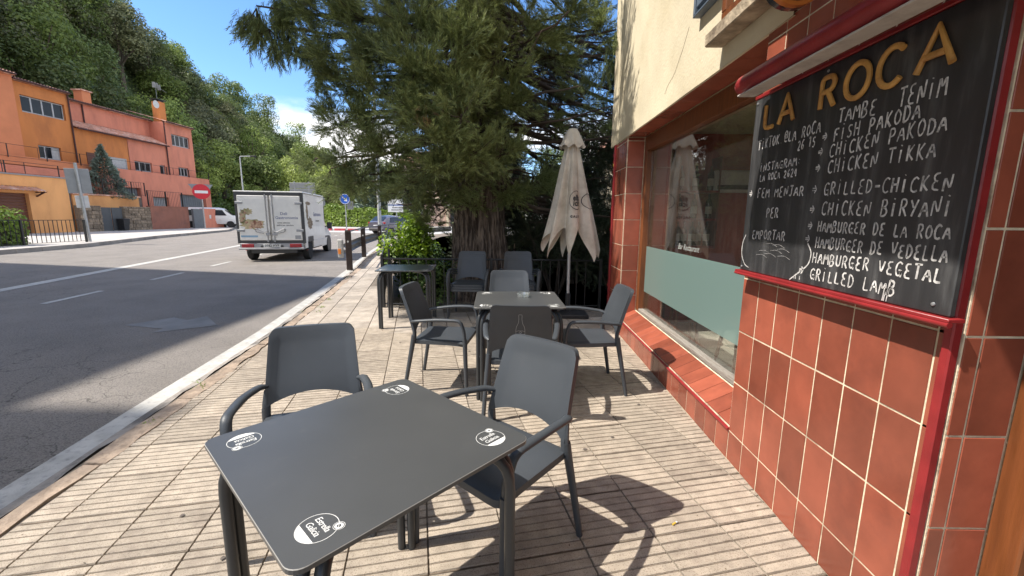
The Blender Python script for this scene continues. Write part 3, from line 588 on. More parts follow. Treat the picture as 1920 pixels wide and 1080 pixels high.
# thick wooden letters
def wletter(ch, yl, yr, z0, z1, w=.0165):
    b = MB()
    G_ = {'L':[[(.1,1),(.1,.06),(1,.06)]],'A':[[(0,0),(.5,1),(1,0)],[(.2,.33),(.8,.33)]],'R':[[(.08,0),(.08,.95),(.7,.93),(.9,.73),(.7,.50),(.1,.48)],[(.5,.5),(.95,0)]],
          'O':[[(.5+.46*math.sin(a*PI/12),.5+.48*math.cos(a*PI/12)) for a in range(25)]],'C':[[(.5+.48*math.sin(a*PI/12),.5+.48*math.cos(a*PI/12)) for a in range(9,28)]]}[ch]
    for st in G_:
        P = [(BX-.008-.002*(len(b.v)>0), lerp(yl,yr,p[0]), lerp(z0,z1,p[1])) for p in st]
        if ch in 'RL': P = arc(P, 3)
        b.tube(P, w*.62, 8, up=(1,0,0), flat=.75)
    bp(b, 'letter', m_lett, True)
for l in (('L',2.142,2.070,1.822,1.934),('A',2.024,1.923,1.828,1.942),('R',1.766,1.682,1.828,1.946),('O',1.640,1.528,1.822,1.942),('C',1.498,1.395,1.822,1.944),('A',1.356,1.249,1.829,1.944)): wletter(*l)
# ---------------------------------------------------------------- terrace furniture
m_chair = mat('charcoal_plastic', (.050,.057,.066), .42, .08, 5, .12, 500, dark=(.064,.068,.074), dscale=9, dlo=.58, dhi=.82, spec=.45)
m_top = mat('compact_tabletop', (.067,.069,.070), .33, .12, 2.5, .05, 300, dark=(.095,.093,.09), dscale=11, dlo=.60, dhi=.85, spec=.5)
m_edge = mat('tabletop_edge', (.30,.29,.27), .5); m_frame = mat('table_frame_paint', (.032,.035,.038), .38, .1, 8)
m_print = mat('white_print', (.72,.72,.70), .6, .08, 30); m_bprint = mat('black_print', (.03,.03,.03), .7)
def chair_parts():
    out = {}
    def outline(u, v):     # backrest point; u -1..1 across, v 0..1 up
        z = lerp(.478, .842, v); hw = lerp(.222, .196, v)
        arch = .058*(1-u*u)*(1-v)**2; z += arch*1.0
        yy = lerp(.178, .296, v**1.15) + .022*(1-u*u)*(1 if v > .05 else 1)
        return u*hw, yy, z
    nu, nv = 20, 12; F, B_ = [], []
    for j in range(nv+1):
        v = j/nv
        for i in range(nu+1):
            u = -1+2*i/nu; x, y, z = outline(u, v)
            # round the top corners
            dz = .842-z; hw = lerp(.222,.196,v); dx = hw-abs(x); r = .038
            if dx < r and dz < r:
                a, c = r-dx, r-dz; l = math.hypot(a, c)
                if l > r: k = r/l; x = math.copysign(hw-r+a*k, x); z = .842-r+c*k
            rim = .006 if (abs(u) > .86 or v > .9) else 0
            F.append((x, y-.008-rim, z)); B_.append((x, y+.006+rim*1.2, z))
    n1 = nu+1; nf = len(F); fs = []
    for j in range(nv):
        for i in range(nu):
            a = j*n1+i; fs.append((a, a+1, a+n1+1, a+n1)); fs.append((nf+a, nf+a+n1, nf+a+n1+1, nf+a+1))
    bd = [i for i in range(nu)] + [j*n1+nu for j in range(nv)] + [nv*n1+i for i in range(nu,0,-1)] + [j*n1 for j in range(nv,0,-1)]
    for k, a in enumerate(bd):
        c = bd[(k+1) % len(bd)]; fs.append((a, nf+a, nf+c, c))
    b = MB().add(F+B_, fs)
    # stiles from the panel down to the seat
    for s in (-1,1):
        b.tube([(s*.209,.196,.56),(s*.213,.182,.50),(s*.216,.180,.46),(s*.218,.185,.42)], [.014,.019,.020,.019], 8, up=(0,1,0), flat=.75)
    out['backrest'] = b.mesh('backrest', m_chair, True, 50)
    # seat
    b = MB(); ns = 14; T, U = [], []
    for j in range(ns+1):
        for i in range(ns+1):
            u = -1+2*i/ns; v = -1+2*j/ns; x = u*lerp(.235,.218,(v+1)/2); y = v*.215-.018
            r = .05; dx = .235-abs(x); dy = .215-abs(v*.215)
            if dx < r and dy < r:
                a, c = r-dx, r-dy; l = math.hypot(a,c)
                if l > r: k = r/l; x = math.copysign(.235-r+a*k, x); y = math.copysign(.215-r+c*k, v)-.018
            e = max(abs(u),abs(v)); z = .438 - .012*(1-u*u)*(1-v*v) - (.008 if e > .95 else 0) - (.010*max(0,-v)**4)
            T.append((x,y,z)); U.append((x,y,z-(.030 if e > .95 else .012)))
    n1 = ns+1; nf = len(T); fs = []
    for j in range(ns):
        for i in range(ns):
            a = j*n1+i; fs.append((a,a+1,a+n1+1,a+n1)); fs.append((nf+a,nf+a+n1,nf+a+n1+1,nf+a+1))
    bd = [i for i in range(ns)] + [j*n1+ns for j in range(ns)] + [ns*n1+i for i in range(ns,0,-1)] + [j*n1 for j in range(ns,0,-1)]
    for k, a in enumerate(bd): c = bd[(k+1)%len(bd)]; fs.append((a,nf+a,nf+c,c))
    out['seat'] = MB().add(T+U, fs).mesh('seat', m_chair, True, 50)
    for s, nm in ((-1,'l'),(1,'r')):
        p = arc([(s*.208,.205,.575),(s*.236,.165,.588),(s*.262,-.02,.612),(s*.268,-.205,.612),(s*.262,-.232,.52),(s*.256,-.235,.44)], 4)
        out['arm'+nm] = MB().tube(p, [.015]+[.021]*(len(p)-2)+[.018], 10, up=(0,0,1), flat=.62).mesh('armrest', m_chair, True, 60)
        out['fleg'+nm] = MB().tube([(s*.256,-.235,.46),(s*.256,-.238,.30),(s*.256,-.246,.0)], [.019,.017,.0145], 8, up=(0,1,0)).tube([(s*.252,-.232,.425),(s*.225,-.18,.42),(s*.20,-.16,.418)], [.012,.014,.01], 6).mesh('leg', m_chair, True, 60)
        out['rleg'+nm] = MB().tube([(s*.218,.185,.47),(s*.224,.200,.38),(s*.238,.232,.2),(s*.25,.268,.0)], [.020,.019,.0165,.0145], 8, up=(0,1,0)).mesh('leg', m_chair, True, 60)
    return out
CP = chair_parts()
def chair(x, y, deg, label, group=None, z=0, full=True):
    """deg: direction the chair faces, measured from -Y, counter-clockwise"""
    t = thing('armchair', label, 'chair', (x,y,z), math.radians(deg), group)
    for k, nm in (('seat','seat'),('backrest','backrest'),('arml','armrest'),('armr','armrest'),('flegl','leg'),('flegr','leg'),('rlegl','leg'),('rlegr','leg')): place(nm, CP[k], t)
    return t
G_CH = 'charcoal plastic armchairs on the terrace'
cL = chair(-.945, 1.80, 19, 'charcoal armchair behind the road side corner of the nearest table', G_CH)
cR = chair(-.07, 1.633, -41, 'charcoal armchair behind the wall side corner of the nearest table', G_CH)
c2L = chair(-.60, 3.41, 84, 'charcoal armchair at the left side of the second table, seen side on', G_CH)
c2R = chair(.60, 3.40, -86, 'charcoal armchair at the second table nearest the window ledge', G_CH)
c2F = chair(.04, 2.945, 178, 'charcoal armchair with a bottle drawn on the back of its backrest', G_CH)
c2B = chair(-.06, 4.12, 3, 'charcoal armchair on the far side of the second table, facing the camera', G_CH)
def bottle_print():
    def P(u, z):    # on the rear face of the backrest
        v = max(0,(z-.478)/.364); hw = lerp(.222,.196,v); uu = u/hw
        return (u, lerp(.178,.296,v**1.15)+.022*(1-uu*uu)+.0078, z)
    pr = [(-.030,.60),(-.030,.665),(-.026,.69),(-.014,.715),(-.010,.745),(-.011,.772),(-.010,.778)]
    pts = pr + [(-p[0], p[1]) for p in pr[::-1]] + [pr[0]]
    b = MB()
    def line(pts, w):
        k = len(pts); vs = []
        for i in range(k):
            t = Vector(pts[min(i+1,k-1)])-Vector(pts[max(i-1,0)]); t = t.normalized() if t.length else Vector((1,0)); n = Vector((-t.y,t.x))*w/2
            vs += [P(pts[i][0]+n.x, pts[i][1]+n.y), P(pts[i][0]-n.x, pts[i][1]-n.y)]
        b.add(vs, [(2*i,2*i+1,2*i+3,2*i+2) for i in range(k-1)])
    line(pts, .0022); line([(-.030,.655),(-.012,.66),(.012,.66),(.030,.655)], .002); line([(-.03,.632),(.03,.632)], .008); line([(-.009,.648),(0,.656),(.009,.648),(0,.64),(-.009,.648)], .003)
    return b
bottle_print().build('printed_bottle', mat('grey_print', (.38,.39,.40), .6), c2F)
G_ST = 'charcoal armchairs stacked by the fence'
for (x, y, dg, nm) in ((-.665,5.86,-3,'left'),(.03,5.90,2,'right')):
    for k in range(3):
        chair(x+.004*k, y+.020*k, dg+k*.5, '%s charcoal armchair in the %s stack before the tree' % (['bottom','middle','top'][k], nm), G_ST, z=.028*k)
def table(x, y, deg, label, logos=True):
    t = thing('square_table', label, 'table', (x,y,0), math.radians(deg), 'square charcoal terrace tables')
    h = .345; r = .035; pts = []
    for cx_, cy_, a0 in ((h-r,h-r,0),(-h+r,h-r,90),(-h+r,-h+r,180),(h-r,-h+r,270)):
        for k in range(7): a = math.radians(a0+15*k); pts.append((cx_+r*math.cos(a), cy_+r*math.sin(a)))
    b = MB(); n = len(pts)
    lv = [(1.0,.728),(1.0,.7385),(.9965,.740)]
    vs = []; 
    for s, z in lv: vs += [(p[0]*s, p[1]*s, z) for p in pts]
    fs = [tuple(range(n))[::-1]] + [(i+k*n,(i+1)%n+k*n,(i+1)%n+(k+1)*n,i+(k+1)*n) for k in (0,1) for i in range(n)] + [tuple(range(2*n,3*n))]
    b.add(vs, fs); b.m = [0]+[0]*n+[1]*n+[0]; b.build('tabletop', [m_top, m_edge], t)
    for sx_ in (-1,1):
        for sy_ in (-1,1):
            b = MB(); d = Vector((sx_,sy_,0)).normalized(); pdir = Vector((-d.y,d.x,0))
            for off in (-.021,.021):
                o = pdir*off; c = Vector((sx_*.300, sy_*.300, 0))
                P = arc([c+o, c+o+Vector((0,0,.708)), c+o-d*.30+Vector((0,0,.708))], 6)
                b.tube(P, .0165, 10)
            b.tube([c-pdir*.021+Vector((0,0,.35)), c+pdir*.021+Vector((0,0,.35))], .006, 6)
            b.build('leg', m_frame, t, True, 60)
    MB().box(-.13,.13,-.13,.13,.7245,.7275).box(-.05,.05,-.05,.05,.700,.724).build('mounting_plate', m_frame, t)
    for k in range(4):
        g = MB(); R_l = .0445
        g.join(ring(R_l-.0013, R_l, 40))
        seg = [(R_l*.98*math.cos(a), R_l*.98*math.sin(a), 0) for a in np.linspace(math.radians(213), math.radians(327), 18)]
        g.add(seg, [tuple(range(len(seg)))])
        g.join(text_mb('Estrella', .0215, .0, .12, sp=.90).xf(Matrix.Translation((-.002,.0130,0)))); g.join(text_mb('Galicia', .0215, .0, .12, sp=.92).xf(Matrix.Translation((-.003,-.0085,0))))
        g.join(MB().add(g.v[:0], []))
        cc = (R_l*math.cos(math.radians(52)), R_l*math.sin(math.radians(52)))
        g.join(ring(.0118,.0128,24,cc,.0003)); g.join(ring(.0050,.0095,24,cc,.0003))
        st = []
        for j in range(16):
            a = 2*PI*j/16; rr = .0052 if j % 2 else .0032; st.append((cc[0]+rr*math.cos(a), cc[1]+rr*math.sin(a), .0002))
        c = Vector((.258,.258,.7404)); M = Matrix.Rotation(k*PI/2, 4, 'Z') @ Matrix.Translation(c) @ Matrix.Rotation(math.radians(90), 4, 'Z')
        g.xf(M).build('printed_logo', m_print, t)
    return t
t1 = table(-.437,1.160,47.6,'nearest square charcoal table with four white round logos, cut by the bottom edge')
t2 = table(.015,3.375,3.0,'second square charcoal table, carrying a glass ashtray')
t3 = table(-1.42,5.43,5.0,'empty square charcoal table standing against the railing at the far left')
ash = thing('ashtray', 'clear glass ashtray standing on the second table', 'ashtray', (.06,3.46,.7405))
m_cg = glass('clear_glass', (.9,.93,.93), 2.0, .06, .22, (.7,.72,.72))
MB().lathe([(.001,0),(.046,0),(.054,.032),(.048,.034),(.041,.010),(.001,.009)], 28).build('bowl', m_cg, ash, True)
for k in range(4):
    a = k*PI/2+.4; MB().cbox(-.006,.006,-.004,.004,.0,.006,.001).build('rim_rest', m_cg, ash, loc=(.051*math.cos(a), .051*math.sin(a), .031), rot=a)
# ---------------------------------------------------------------- folded parasol
UX, UY = .75, 6.0
um = thing('folded_parasol', 'folded cream parasol on a grey pole in front of the dark tree', 'parasol', (UX,UY,0))
m_canvas = mat('cream_canvas', (.68,.615,.52), .9, .08, 4, .3, 200, dark=(.46,.40,.32), dscale=3, trans=.12)
m_pole = mat('aluminium_pole', (.50,.50,.50), .4, .1, 9, metal=.4)
MB().tube([(0,0,.03),(0,0,1.3)], .021, 14).tube([(0,0,1.3),(0,0,2.60)], .017, 12).build('pole', m_pole, um, True)
MB().cbox(-.27,.27,-.27,.27,.0,.055,.01).lathe([(.04,.056),(.035,.32),(.001,.321)], 14).build('base', m_dark, um)
def ucan(th, t):
    """t 0 at the top, 1 at the hem"""
    a = 4*th + .6*math.sin(2*th+1.0) + .5*math.sin(th*3+.4)
    fold = math.cos(2*a/1.0*.5*2)
    pts_ = 1-abs(math.sin(a+.4))
    low = 1.26 - .40*pts_ + .06*math.sin(3*th)+.03*math.sin(5*th+1)
    z = lerp(2.50, low, t)
    zt = (2.50-z)/1.6
    R = .055 + .268*min(1,zt)**.9
    amp = .10 + .25*min(1,zt*1.1)
    r = R*(1+amp*fold+.05*math.sin(11*th+zt*4))
    return r*math.cos(th), r*math.sin(th), z
n, k = 144, 40; vs = [ucan(2*PI*i/n, j/k) for j in range(k+1) for i in range(n)]
MB().add(vs, [(j*n+i, j*n+(i+1)%n, (j+1)*n+(i+1)%n, (j+1)*n+i) for j in range(k) for i in range(n)]).build('canopy', m_canvas, um, True, 180)
vs = []; n = 72
for j in range(9):
    t = j/8
    for i in range(n):
        th_ = 2*PI*i/n; r = lerp(.055,.165,t**.8)*(1+.10*t*math.cos(8*th_+1)); z = 2.59-.245*t+(.02*math.cos(8*th_) if j == 8 else 0); vs.append((r*math.cos(th_), r*math.sin(th_), z))
MB().add(vs, [(j*n+i, j*n+(i+1)%n, (j+1)*n+(i+1)%n, (j+1)*n+i) for j in range(8) for i in range(n)]).build('vent_cap', m_canvas, um, True, 180)
MB().lathe([(.001,2.59),(.058,2.588),(.060,2.60),(.045,2.618),(.001,2.622)], 20).build('finial', m_dark, um, True)
def print_on_canopy(b, ang, zc, s=1.0):   # wrap flat artwork onto the canopy
    out = []
    for (x, y, z) in b.v:
        th_ = ang + x/.30; zz = zc + y
        # find t for that height at this angle
        lo, hi = 0, 1
        for _ in range(18):
            mid = (lo+hi)/2
            if ucan(th_, mid)[2] > zz: lo = mid
            else: hi = mid
        p = ucan(th_, lo); k_ = 1+.006/math.hypot(p[0], p[1]); out.append((p[0]*k_, p[1]*k_, p[2]))
    b.v = out; return b
g = ring(.086,.091,40); g.join(text_mb('ella', .075, .002, .1).xf(Matrix.Translation((0,.022,0)))); g.join(text_mb('icia', .075, .002, .1).xf(Matrix.Translation((0,-.030,0))))
seg = [(.086*math.cos(a), .086*math.sin(a), 0) for a in np.linspace(math.radians(220), math.radians(320), 14)]; g.add(seg, [tuple(range(14))])
g.join(text_mb('GALICIA', .030, .0015, sp=1.4).xf(Matrix.Translation((0,-.155,0)))); g.join(text_mb('1906', .022, .001).xf(Matrix.Translation((0,-.205,0)))) if False else None
g.xf(Matrix.Scale(1.4, 4)); print_on_canopy(g, -PI/2+.22, 1.63).build('printed_logo', m_bprint, um)
g = ring(.120,.127,30); print_on_canopy(g, -PI/2+1.15, 1.62).build('printed_logo', m_bprint, um)
MB().tube([(-.03,-.10,1.25),(-.034,-.10,1.05),(-.03,-.09,.90)], .004, 6).build('tie_cord', m_dark, um)
# ---------------------------------------------------------------- black railings round the garden
m_black = mat('black_railing_paint', (.018,.018,.018), .4, .2, 12)
def railing(x0, y0, x1, y1, h, sp, label, posts=1.6, z=0, m=m_black, br=.007, group=None, h1=None, pr=.02):
    v = Vector((x1-x0, y1-y0, 0)); ln = v.length; d = v/ln; h1 = h1 or h
    t = thing('railing', label, 'railing', (x0,y0,z), 0, group)
    MB().tube([(0,0,h),tuple(d*ln+Vector((0,0,h1)))], .014, 6).build('top_rail', m, t); MB().tube([(0,0,.06),tuple(d*ln+Vector((0,0,.06)))], .010, 6).build('bottom_rail', m, t)
    n = int(ln/sp); bm = MB().tube([(0,0,0),(0,0,1)], br, 4).mesh('bar', m)
    for i in range(1, min(n, 290)):
        p = d*(i*sp); place('bar', bm, t, (p.x,p.y,.06), None, (1,1,lerp(h,h1,i*sp/ln)-.06))
    k = max(1, round(ln/posts)); pm = MB().cbox(-pr,pr,-pr,pr,0,1,.002).mesh('post', m)
    for i in range(k+1):
        p = d*(ln*i/k); place('post', pm, t, (p.x,p.y,-.02), None, (1,1,lerp(h,h1,i/k)+.04))
    return t
railing(-2.05,6.36,1.28,6.36,.76,.135,'low black railing with thin bars behind the stacked chairs', 1.65)
railing(-2.06,6.40,-6.12,20.2,.80,.11,'black railing running away along the pavement beside the bright bush', 2.0, h1=.95)
# dark windbreak panel fixed to the going-away railing
pn = thing('dark_screen', 'dark panel fixed inside the railing beside the pavement', 'screen', (-2.0,6.5,0))
d_ = Vector((-6.12+2.06, 20.2-6.40, 0)).normalized()
MB().add([(0,0,.05),tuple(d_*3.6+Vector((0,0,.05))),tuple(d_*3.6+Vector((0,0,.92))),(0,0,.72),(.02,.006,.05),tuple(d_*3.6+Vector((.02,.006,.05))),tuple(d_*3.6+Vector((.02,.006,.92))),(.02,.006,.72)],
   [(0,1,2,3),(7,6,5,4),(0,4,5,1),(1,5,6,2),(2,6,7,3),(3,7,4,0)]).build('panel', m_black, pn)
MB().cbox(0,.03,-.01,.02,0,.9).build('post', m_black, pn)
# ---------------------------------------------------------------- kerbside guardrail with brown posts
gr = thing('guardrail', 'curved steel guardrail with dark brown posts at the pavement edge', 'guardrail', (-4.49,11.2,0))
m_brown = mat('brown_post', (.058,.038,.029), .7, .25, 8, .4, 60); m_grail = mat('dull_steel_rail', (.12,.115,.105), .5, .2, 6, metal=.35, dark=(.07,.06,.05), dscale=5)
PST = [(-4.49,11.2),(-5.40,14.8),(-6.05,18.6),(-6.3,22.5),(-5.9,26.5),(-4.6,30.5)]
for i, (x,y) in enumerate(PST):
    b = MB().cbox(-.075,.075,-.05,.05,-.05,1.0,.012); b.box(-.06,.06,-.045,.045,1.0,1.02); b.build('post', m_brown, gr, loc=(x+4.49,y-11.2,0), rot=.25)
    if i < 3: MB().lathe([(.001,-.003),(.028,-.002),(.028,.0),(.001,.0)], 10, axis='Y').build('reflector', m_white, gr, loc=(x+4.49+.01,y-11.2-.056,.72), rot=.0)
pth = arc([(x+4.49-.09,y-11.2,0) for x,y in PST], 4)
prof = [(.0,.36),(.05,.40),(.05,.46),(.0,.50),(.0,.54),(.05,.58),(.05,.64),(.0,.68)]
b = MB(); vs = [(p[0]-o, p[1], z) for p in pth for o, z in prof]; n = len(prof)
b.add(vs, [(i*n+j,i*n+j+1,(i+1)*n+j+1,(i+1)*n+j) for i in range(len(pth)-1) for j in range(n-1)]); b.build('steel_beam', m_grail, gr, True, 30)
MB().tube([(p[0]+.09,p[1],.98) for p in pth], .022, 8).build('top_rail', m_grail, gr, True)
MB().cbox(-.10,.04,-.16,-.06,.30,.78,.02).build('terminal', m_white, gr, loc=(-.12,-.05,0)); MB().cbox(-.06,.02,-.01,.0,.40,.54,.003).build('reflector_plate', mat('orange_reflector',(.75,.22,.03),.3), gr, loc=(-.14,-.215,0))
# ---------------------------------------------------------------- poles and signs
def lamp_post(x, y, h, r, label, arm=1.0, z=0, d=(-1,0)):
    t = thing('street_lamp', label, 'street lamp', (x,y,z))
    MB().tube([(0,0,0),(0,0,h*.5),(0,0,h)], [r,r*.85,r*.6], 12).build('pole', mat('pale_galvanised_pole', (.52,.53,.53), .5, .1, 6, metal=.15, dark=(.4,.41,.4), dscale=4), t, True); MB().lathe([(r*1.5,0),(r*1.5,.25),(r*1.05,.30)], 12).build('base', m_metal, t)
    MB().tube(arc([(0,0,h-.1),(0,0,h+.1),(d[0]*arm,d[1]*arm,h+.15)]), r*.5, 8).build('arm', m_metal, t, True)
    MB().cbox(-.28,.28,-.1,.1,-.05,.05,.02).build('lamp_head', m_dark, t, loc=(d[0]*(arm+.2), d[1]*(arm+.2), h+.15)); return t
lamp_post(-6.38,19.7,7.2,.085,'grey street lamp post standing between guardrail and railing')
lamp_post(-30.5,47.5,7.6,.09,'thin grey street lamp in front of the light green trees, beyond the van', 1.2, d=(1,.1))
m_sback = mat('sign_back_grey', (.25,.26,.27), .5, .1, 4, metal=.3); m_sred = mat('sign_red', (.55,.015,.03), .4, .05); m_sblue = mat('sign_blue', (.015,.10,.48), .4, .05); m_swhite = mat('sign_white', (.72,.73,.74), .5, .05)
def post(t, h, r=.038, z0=0): return MB().tube([(0,0,z0),(0,0,h)], r, 10).build('post', m_metal, t, True)
# no entry sign
s = thing('no_entry_sign', 'round red no entry sign with white bar in front of the pink wall', 'road sign', (-28.3,38.2,.1), math.radians(37))
post(s, 3.6, .055); MB().lathe([(.001,-.06),(.66,-.06),(.66,-.04),(.001,-.04)], 32, (0,0,3.3), axis='Y').build('disc', m_sred, s); MB().cbox(-.48,.48,-.075,-.063,3.16,3.40,.01).build('white_bar', m_swhite, s)
MB().add([(-.9,.0,3.95),(.9,.0,3.95),(0,.0,2.5),(-.9,.03,3.95),(.9,.03,3.95),(0,.03,2.5)], [(0,2,1),(3,4,5),(0,1,4,3),(1,2,5,4),(2,0,3,5)]).build('yield_back', m_sback, s)
s = thing('direction_arrow_sign', 'round blue sign with white arrow pointing down right on the island', 'road sign', (-16.85,41.8,.05), 0)
post(s, 3.2, .05); MB().lathe([(.001,-.06),(.50,-.06),(.50,-.04),(.001,-.04)], 32, (0,0,2.95), axis='Y').build('disc', m_sblue, s)
rg = ring(.44,.48,36).xf(Matrix.Translation((0,-.066,2.95)) @ Matrix.Rotation(PI/2,4,'X')); rg.build('rim', m_swhite, s)
a_ = MB().add([(-.32,.06,0),(.05,.06,0),(.05,.2,0),(.34,0,0),(.05,-.2,0),(.05,-.06,0),(-.32,-.06,0)], [(0,1,2,3,4,5,6)]).xf(Matrix.Translation((0,-.068,2.95)) @ Matrix.Rotation(PI/2,4,'X') @ Matrix.Rotation(math.radians(-45),4,'Z')); a_.build('arrow', m_swhite, s)
MB().box(.15,.75,.05,.08,1.95,2.75).build('lower_plate', m_sback, s)
s = thing('back_of_sign', 'grey back of a square road sign on a leaning pole beside the hedge', 'road sign', (-19.95,19.5,.1), math.radians(-50))
s.rotation_euler = (math.radians(1.5), math.radians(-1.5), math.radians(42))
post(s, 3.55, .06); MB().cbox(-.40,.40,.04,.07,2.2,3.3,.01).build('plate', m_sback, s); MB().cbox(-.22,.22,.04,.06,1.55,2.1,.008).build('plate', mat('sign_back_pale',(.5,.5,.5),.5), s)
s = thing('octagonal_sign', 'grey back of an octagonal sign just behind the white van', 'road sign', (-12.4,26.5,0), .25)
post(s, 2.6, .04); o8 = [(.46*math.cos(PI/8+k*PI/4), .46*math.sin(PI/8+k*PI/4)) for k in range(8)]
MB().prism(o8, -.01, .01).xf(Matrix.Translation((0,.05,2.25)) @ Matrix.Rotation(PI/2,4,'X')).build('plate', m_sback, s)
s = thing('direction_board', 'grey back of a three panel direction board rising behind the van', 'road sign', (-13.6,27.2,0), .05)
for x in (-.55,.35): MB().tube([(x,.04,0),(x,.04,3.5)], .045, 10).build('post', m_metal, s, True)
for k in range(3): MB().cbox(-.85,.75,.0,.03,2.35+k*.37,2.69+k*.37,.01).build('panel', m_sback, s)
s = thing('white_direction_sign', 'white direction sign with blue band on a pole beyond the blue car', 'road sign', (-10.9,38.5,0), .0)
post(s, 3.2, .05); MB().cbox(-.75,.62,-.08,-.05,1.75,2.32,.01).build('panel', m_swhite, s); MB().cbox(-.75,.62,-.08,-.05,2.42,2.85,.01).build('panel', m_swhite, s); MB().box(-.75,.62,-.083,-.081,2.345,2.40).build('blue_band', m_sblue, s)

b = MB(); random.seed(3)
for r_, x0_ in ((.10,-.35),(-.10,-.45)):
    x = x0_
    while x < .45: w_ = random.uniform(.04,.09); b.box(x, x+w_, -.0835,-.081, 2.0+r_, 2.0+r_+.09); x += w_+.03
b.build('small_lettering', m_bprint, s)# ---------------------------------------------------------------- vehicles
m_tyre = mat('tyre_rubber', (.02,.02,.02), .8, .1, 9); m_rim = mat('wheel_rim', (.35,.35,.36), .4, .1, 9, metal=.6)
m_vwhite = mat('white_van_paint', (.78,.76,.72), .35, .06, 3, coat=.3, dark=(.62,.60,.55), dscale=2.5, dlo=.5, dhi=.8)
m_vgrey = mat('rubber_trim', (.05,.05,.052), .5, .1, 6); m_alu = mat('van_aluminium', (.30,.30,.31), .4, .1, 6, metal=.5)
m_tail = mat('tail_lamp', (.32,.01,.015), .25, .15, 9, coat=.5); m_cglass = mat('car_glass', (.02,.025,.03), .08, .05, 3, spec=.8)
def wheel(t, x, y, r=.31, w=.20, z=None):
    z = r if z is None else z; s = 1 if x > 0 else -1
    o = MB().lathe([(r*.62,-w/2),(r*.93,-w/2),(r,-w/2+.03),(r,w/2-.03),(r*.93,w/2),(r*.62,w/2)], 28, axis='X').build('wheel', m_tyre, t, True, loc=(x,y,z))
    b = MB().lathe([(.001,s*w*.30),(r*.2,s*w*.36),(r*.6,s*w*.30),(r*.66,s*w*.47),(r*.63,s*w*.49)], 20, axis='X')
    for k in range(5):
        a = k*2*PI/5; b.obb((s*w*.34, r*.4*math.cos(a), r*.4*math.sin(a)), (.02, r*.12, r*.12), 0)
    b.build('rim', m_rim, o, True); return o
def loft(secs, n=None):
    """secs: list of (y, [(x,z)...]) closed half-profiles mirrored in x; joined along y"""
    b = MB(); m = None; vs = []
    for y, pr in secs:
        full = pr + [(-x, z) for x, z in pr[::-1]]; m = len(full); vs += [(x, y, z) for x, z in full]
    fs = [(i*m+j, i*m+(j+1)%m, (i+1)*m+(j+1)%m, (i+1)*m+j) for i in range(len(secs)-1) for j in range(m)]
    fs += [tuple(range(m))[::-1], tuple(range((len(secs)-1)*m, len(secs)*m))]
    return b.add(vs, fs)
van = thing('delivery_van', 'white refrigerated box van driving away with food pictures on its rear doors', 'van', (-7.66,13.15,-.05), math.radians(12.5))
van.scale = (.95,1,.955)
# local: x right, y forward; rear face at y=0
wd = 1.0
MB().cbox(-wd,wd,.03,2.85,.62,2.24,.03).build('cargo_box', m_vwhite, van)
MB().cbox(-wd-.03,wd+.03,-.03,2.87,2.235,2.275,.012).build('box_roof', m_vwhite, van)
fr = MB().cbox(-wd-.02,-wd+.06,-.03,.05,.60,2.235).cbox(wd-.06,wd+.02,-.03,.05,.60,2.235).cbox(-wd+.06,wd-.06,-.03,.05,2.14,2.235).cbox(-wd+.06,wd-.06,-.03,.05,.60,.69); fr.build('rear_frame', m_vgrey, van)
m_food = mat('food_print', (.26,.09,.05), .5, .4, 14, dark=(.45,.30,.20), dscale=7, dlo=.42, dhi=.55); m_foodg = mat('food_print_dark', (.16,.09,.05), .5, .4, 20, dark=(.35,.3,.18), dscale=10)
m_bluep = mat('blue_print', (.10,.12,.26), .5)
for s_ in (-1,1):
    x0_, x1_ = (-wd+.07,-.03) if s_ < 0 else (.03,wd-.07)
    dr = MB().cbox(x0_,x1_,-.055,-.005,.70,2.13,.012).build('rear_door', m_vwhite, van)
    MB().cbox(x0_+.10 if s_>0 else x0_+.04, x1_-.04 if s_>0 else x1_-.10, -.0575,-.0555,.78,2.04,.001).build('door_panel', mat('pale_door_print', (.74,.73,.70), .4, .05), dr)
    xb = -.10 if s_ < 0 else .10
    MB().tube([(xb,-.075,.64),(xb,-.075,2.18)], .016, 8).box(xb-.03,xb+.03,-.08,-.055,.66,.72).box(xb-.03,xb+.03,-.08,-.055,2.08,2.14).build('lock_rod', m_alu, dr)
    hb = MB().cbox(min(xb,xb+s_*-.02)-.02,max(xb,xb)+.02,-.10,-.055,.98,1.03)
    hb.tube(arc([(xb,-.10,1.0),(xb+s_*.10,-.12,.97),(xb+s_*.34,-.11,1.10),(xb+s_*.34,-.11,.98),(xb+s_*.10,-.11,.93)]), .014, 6).box(xb-.05,xb+.08,-.09,-.06,.86,.95); hb.build('handle', m_alu, dr)
    xh = (wd-.07)*s_
    for z in (1.02,1.90): MB().cbox(xh-s_*.16 if s_>0 else xh-.06, xh+.06 if s_>0 else xh+.16, -.075,-.052,z-.04,z+.04,.008).build('hinge', m_alu, dr)
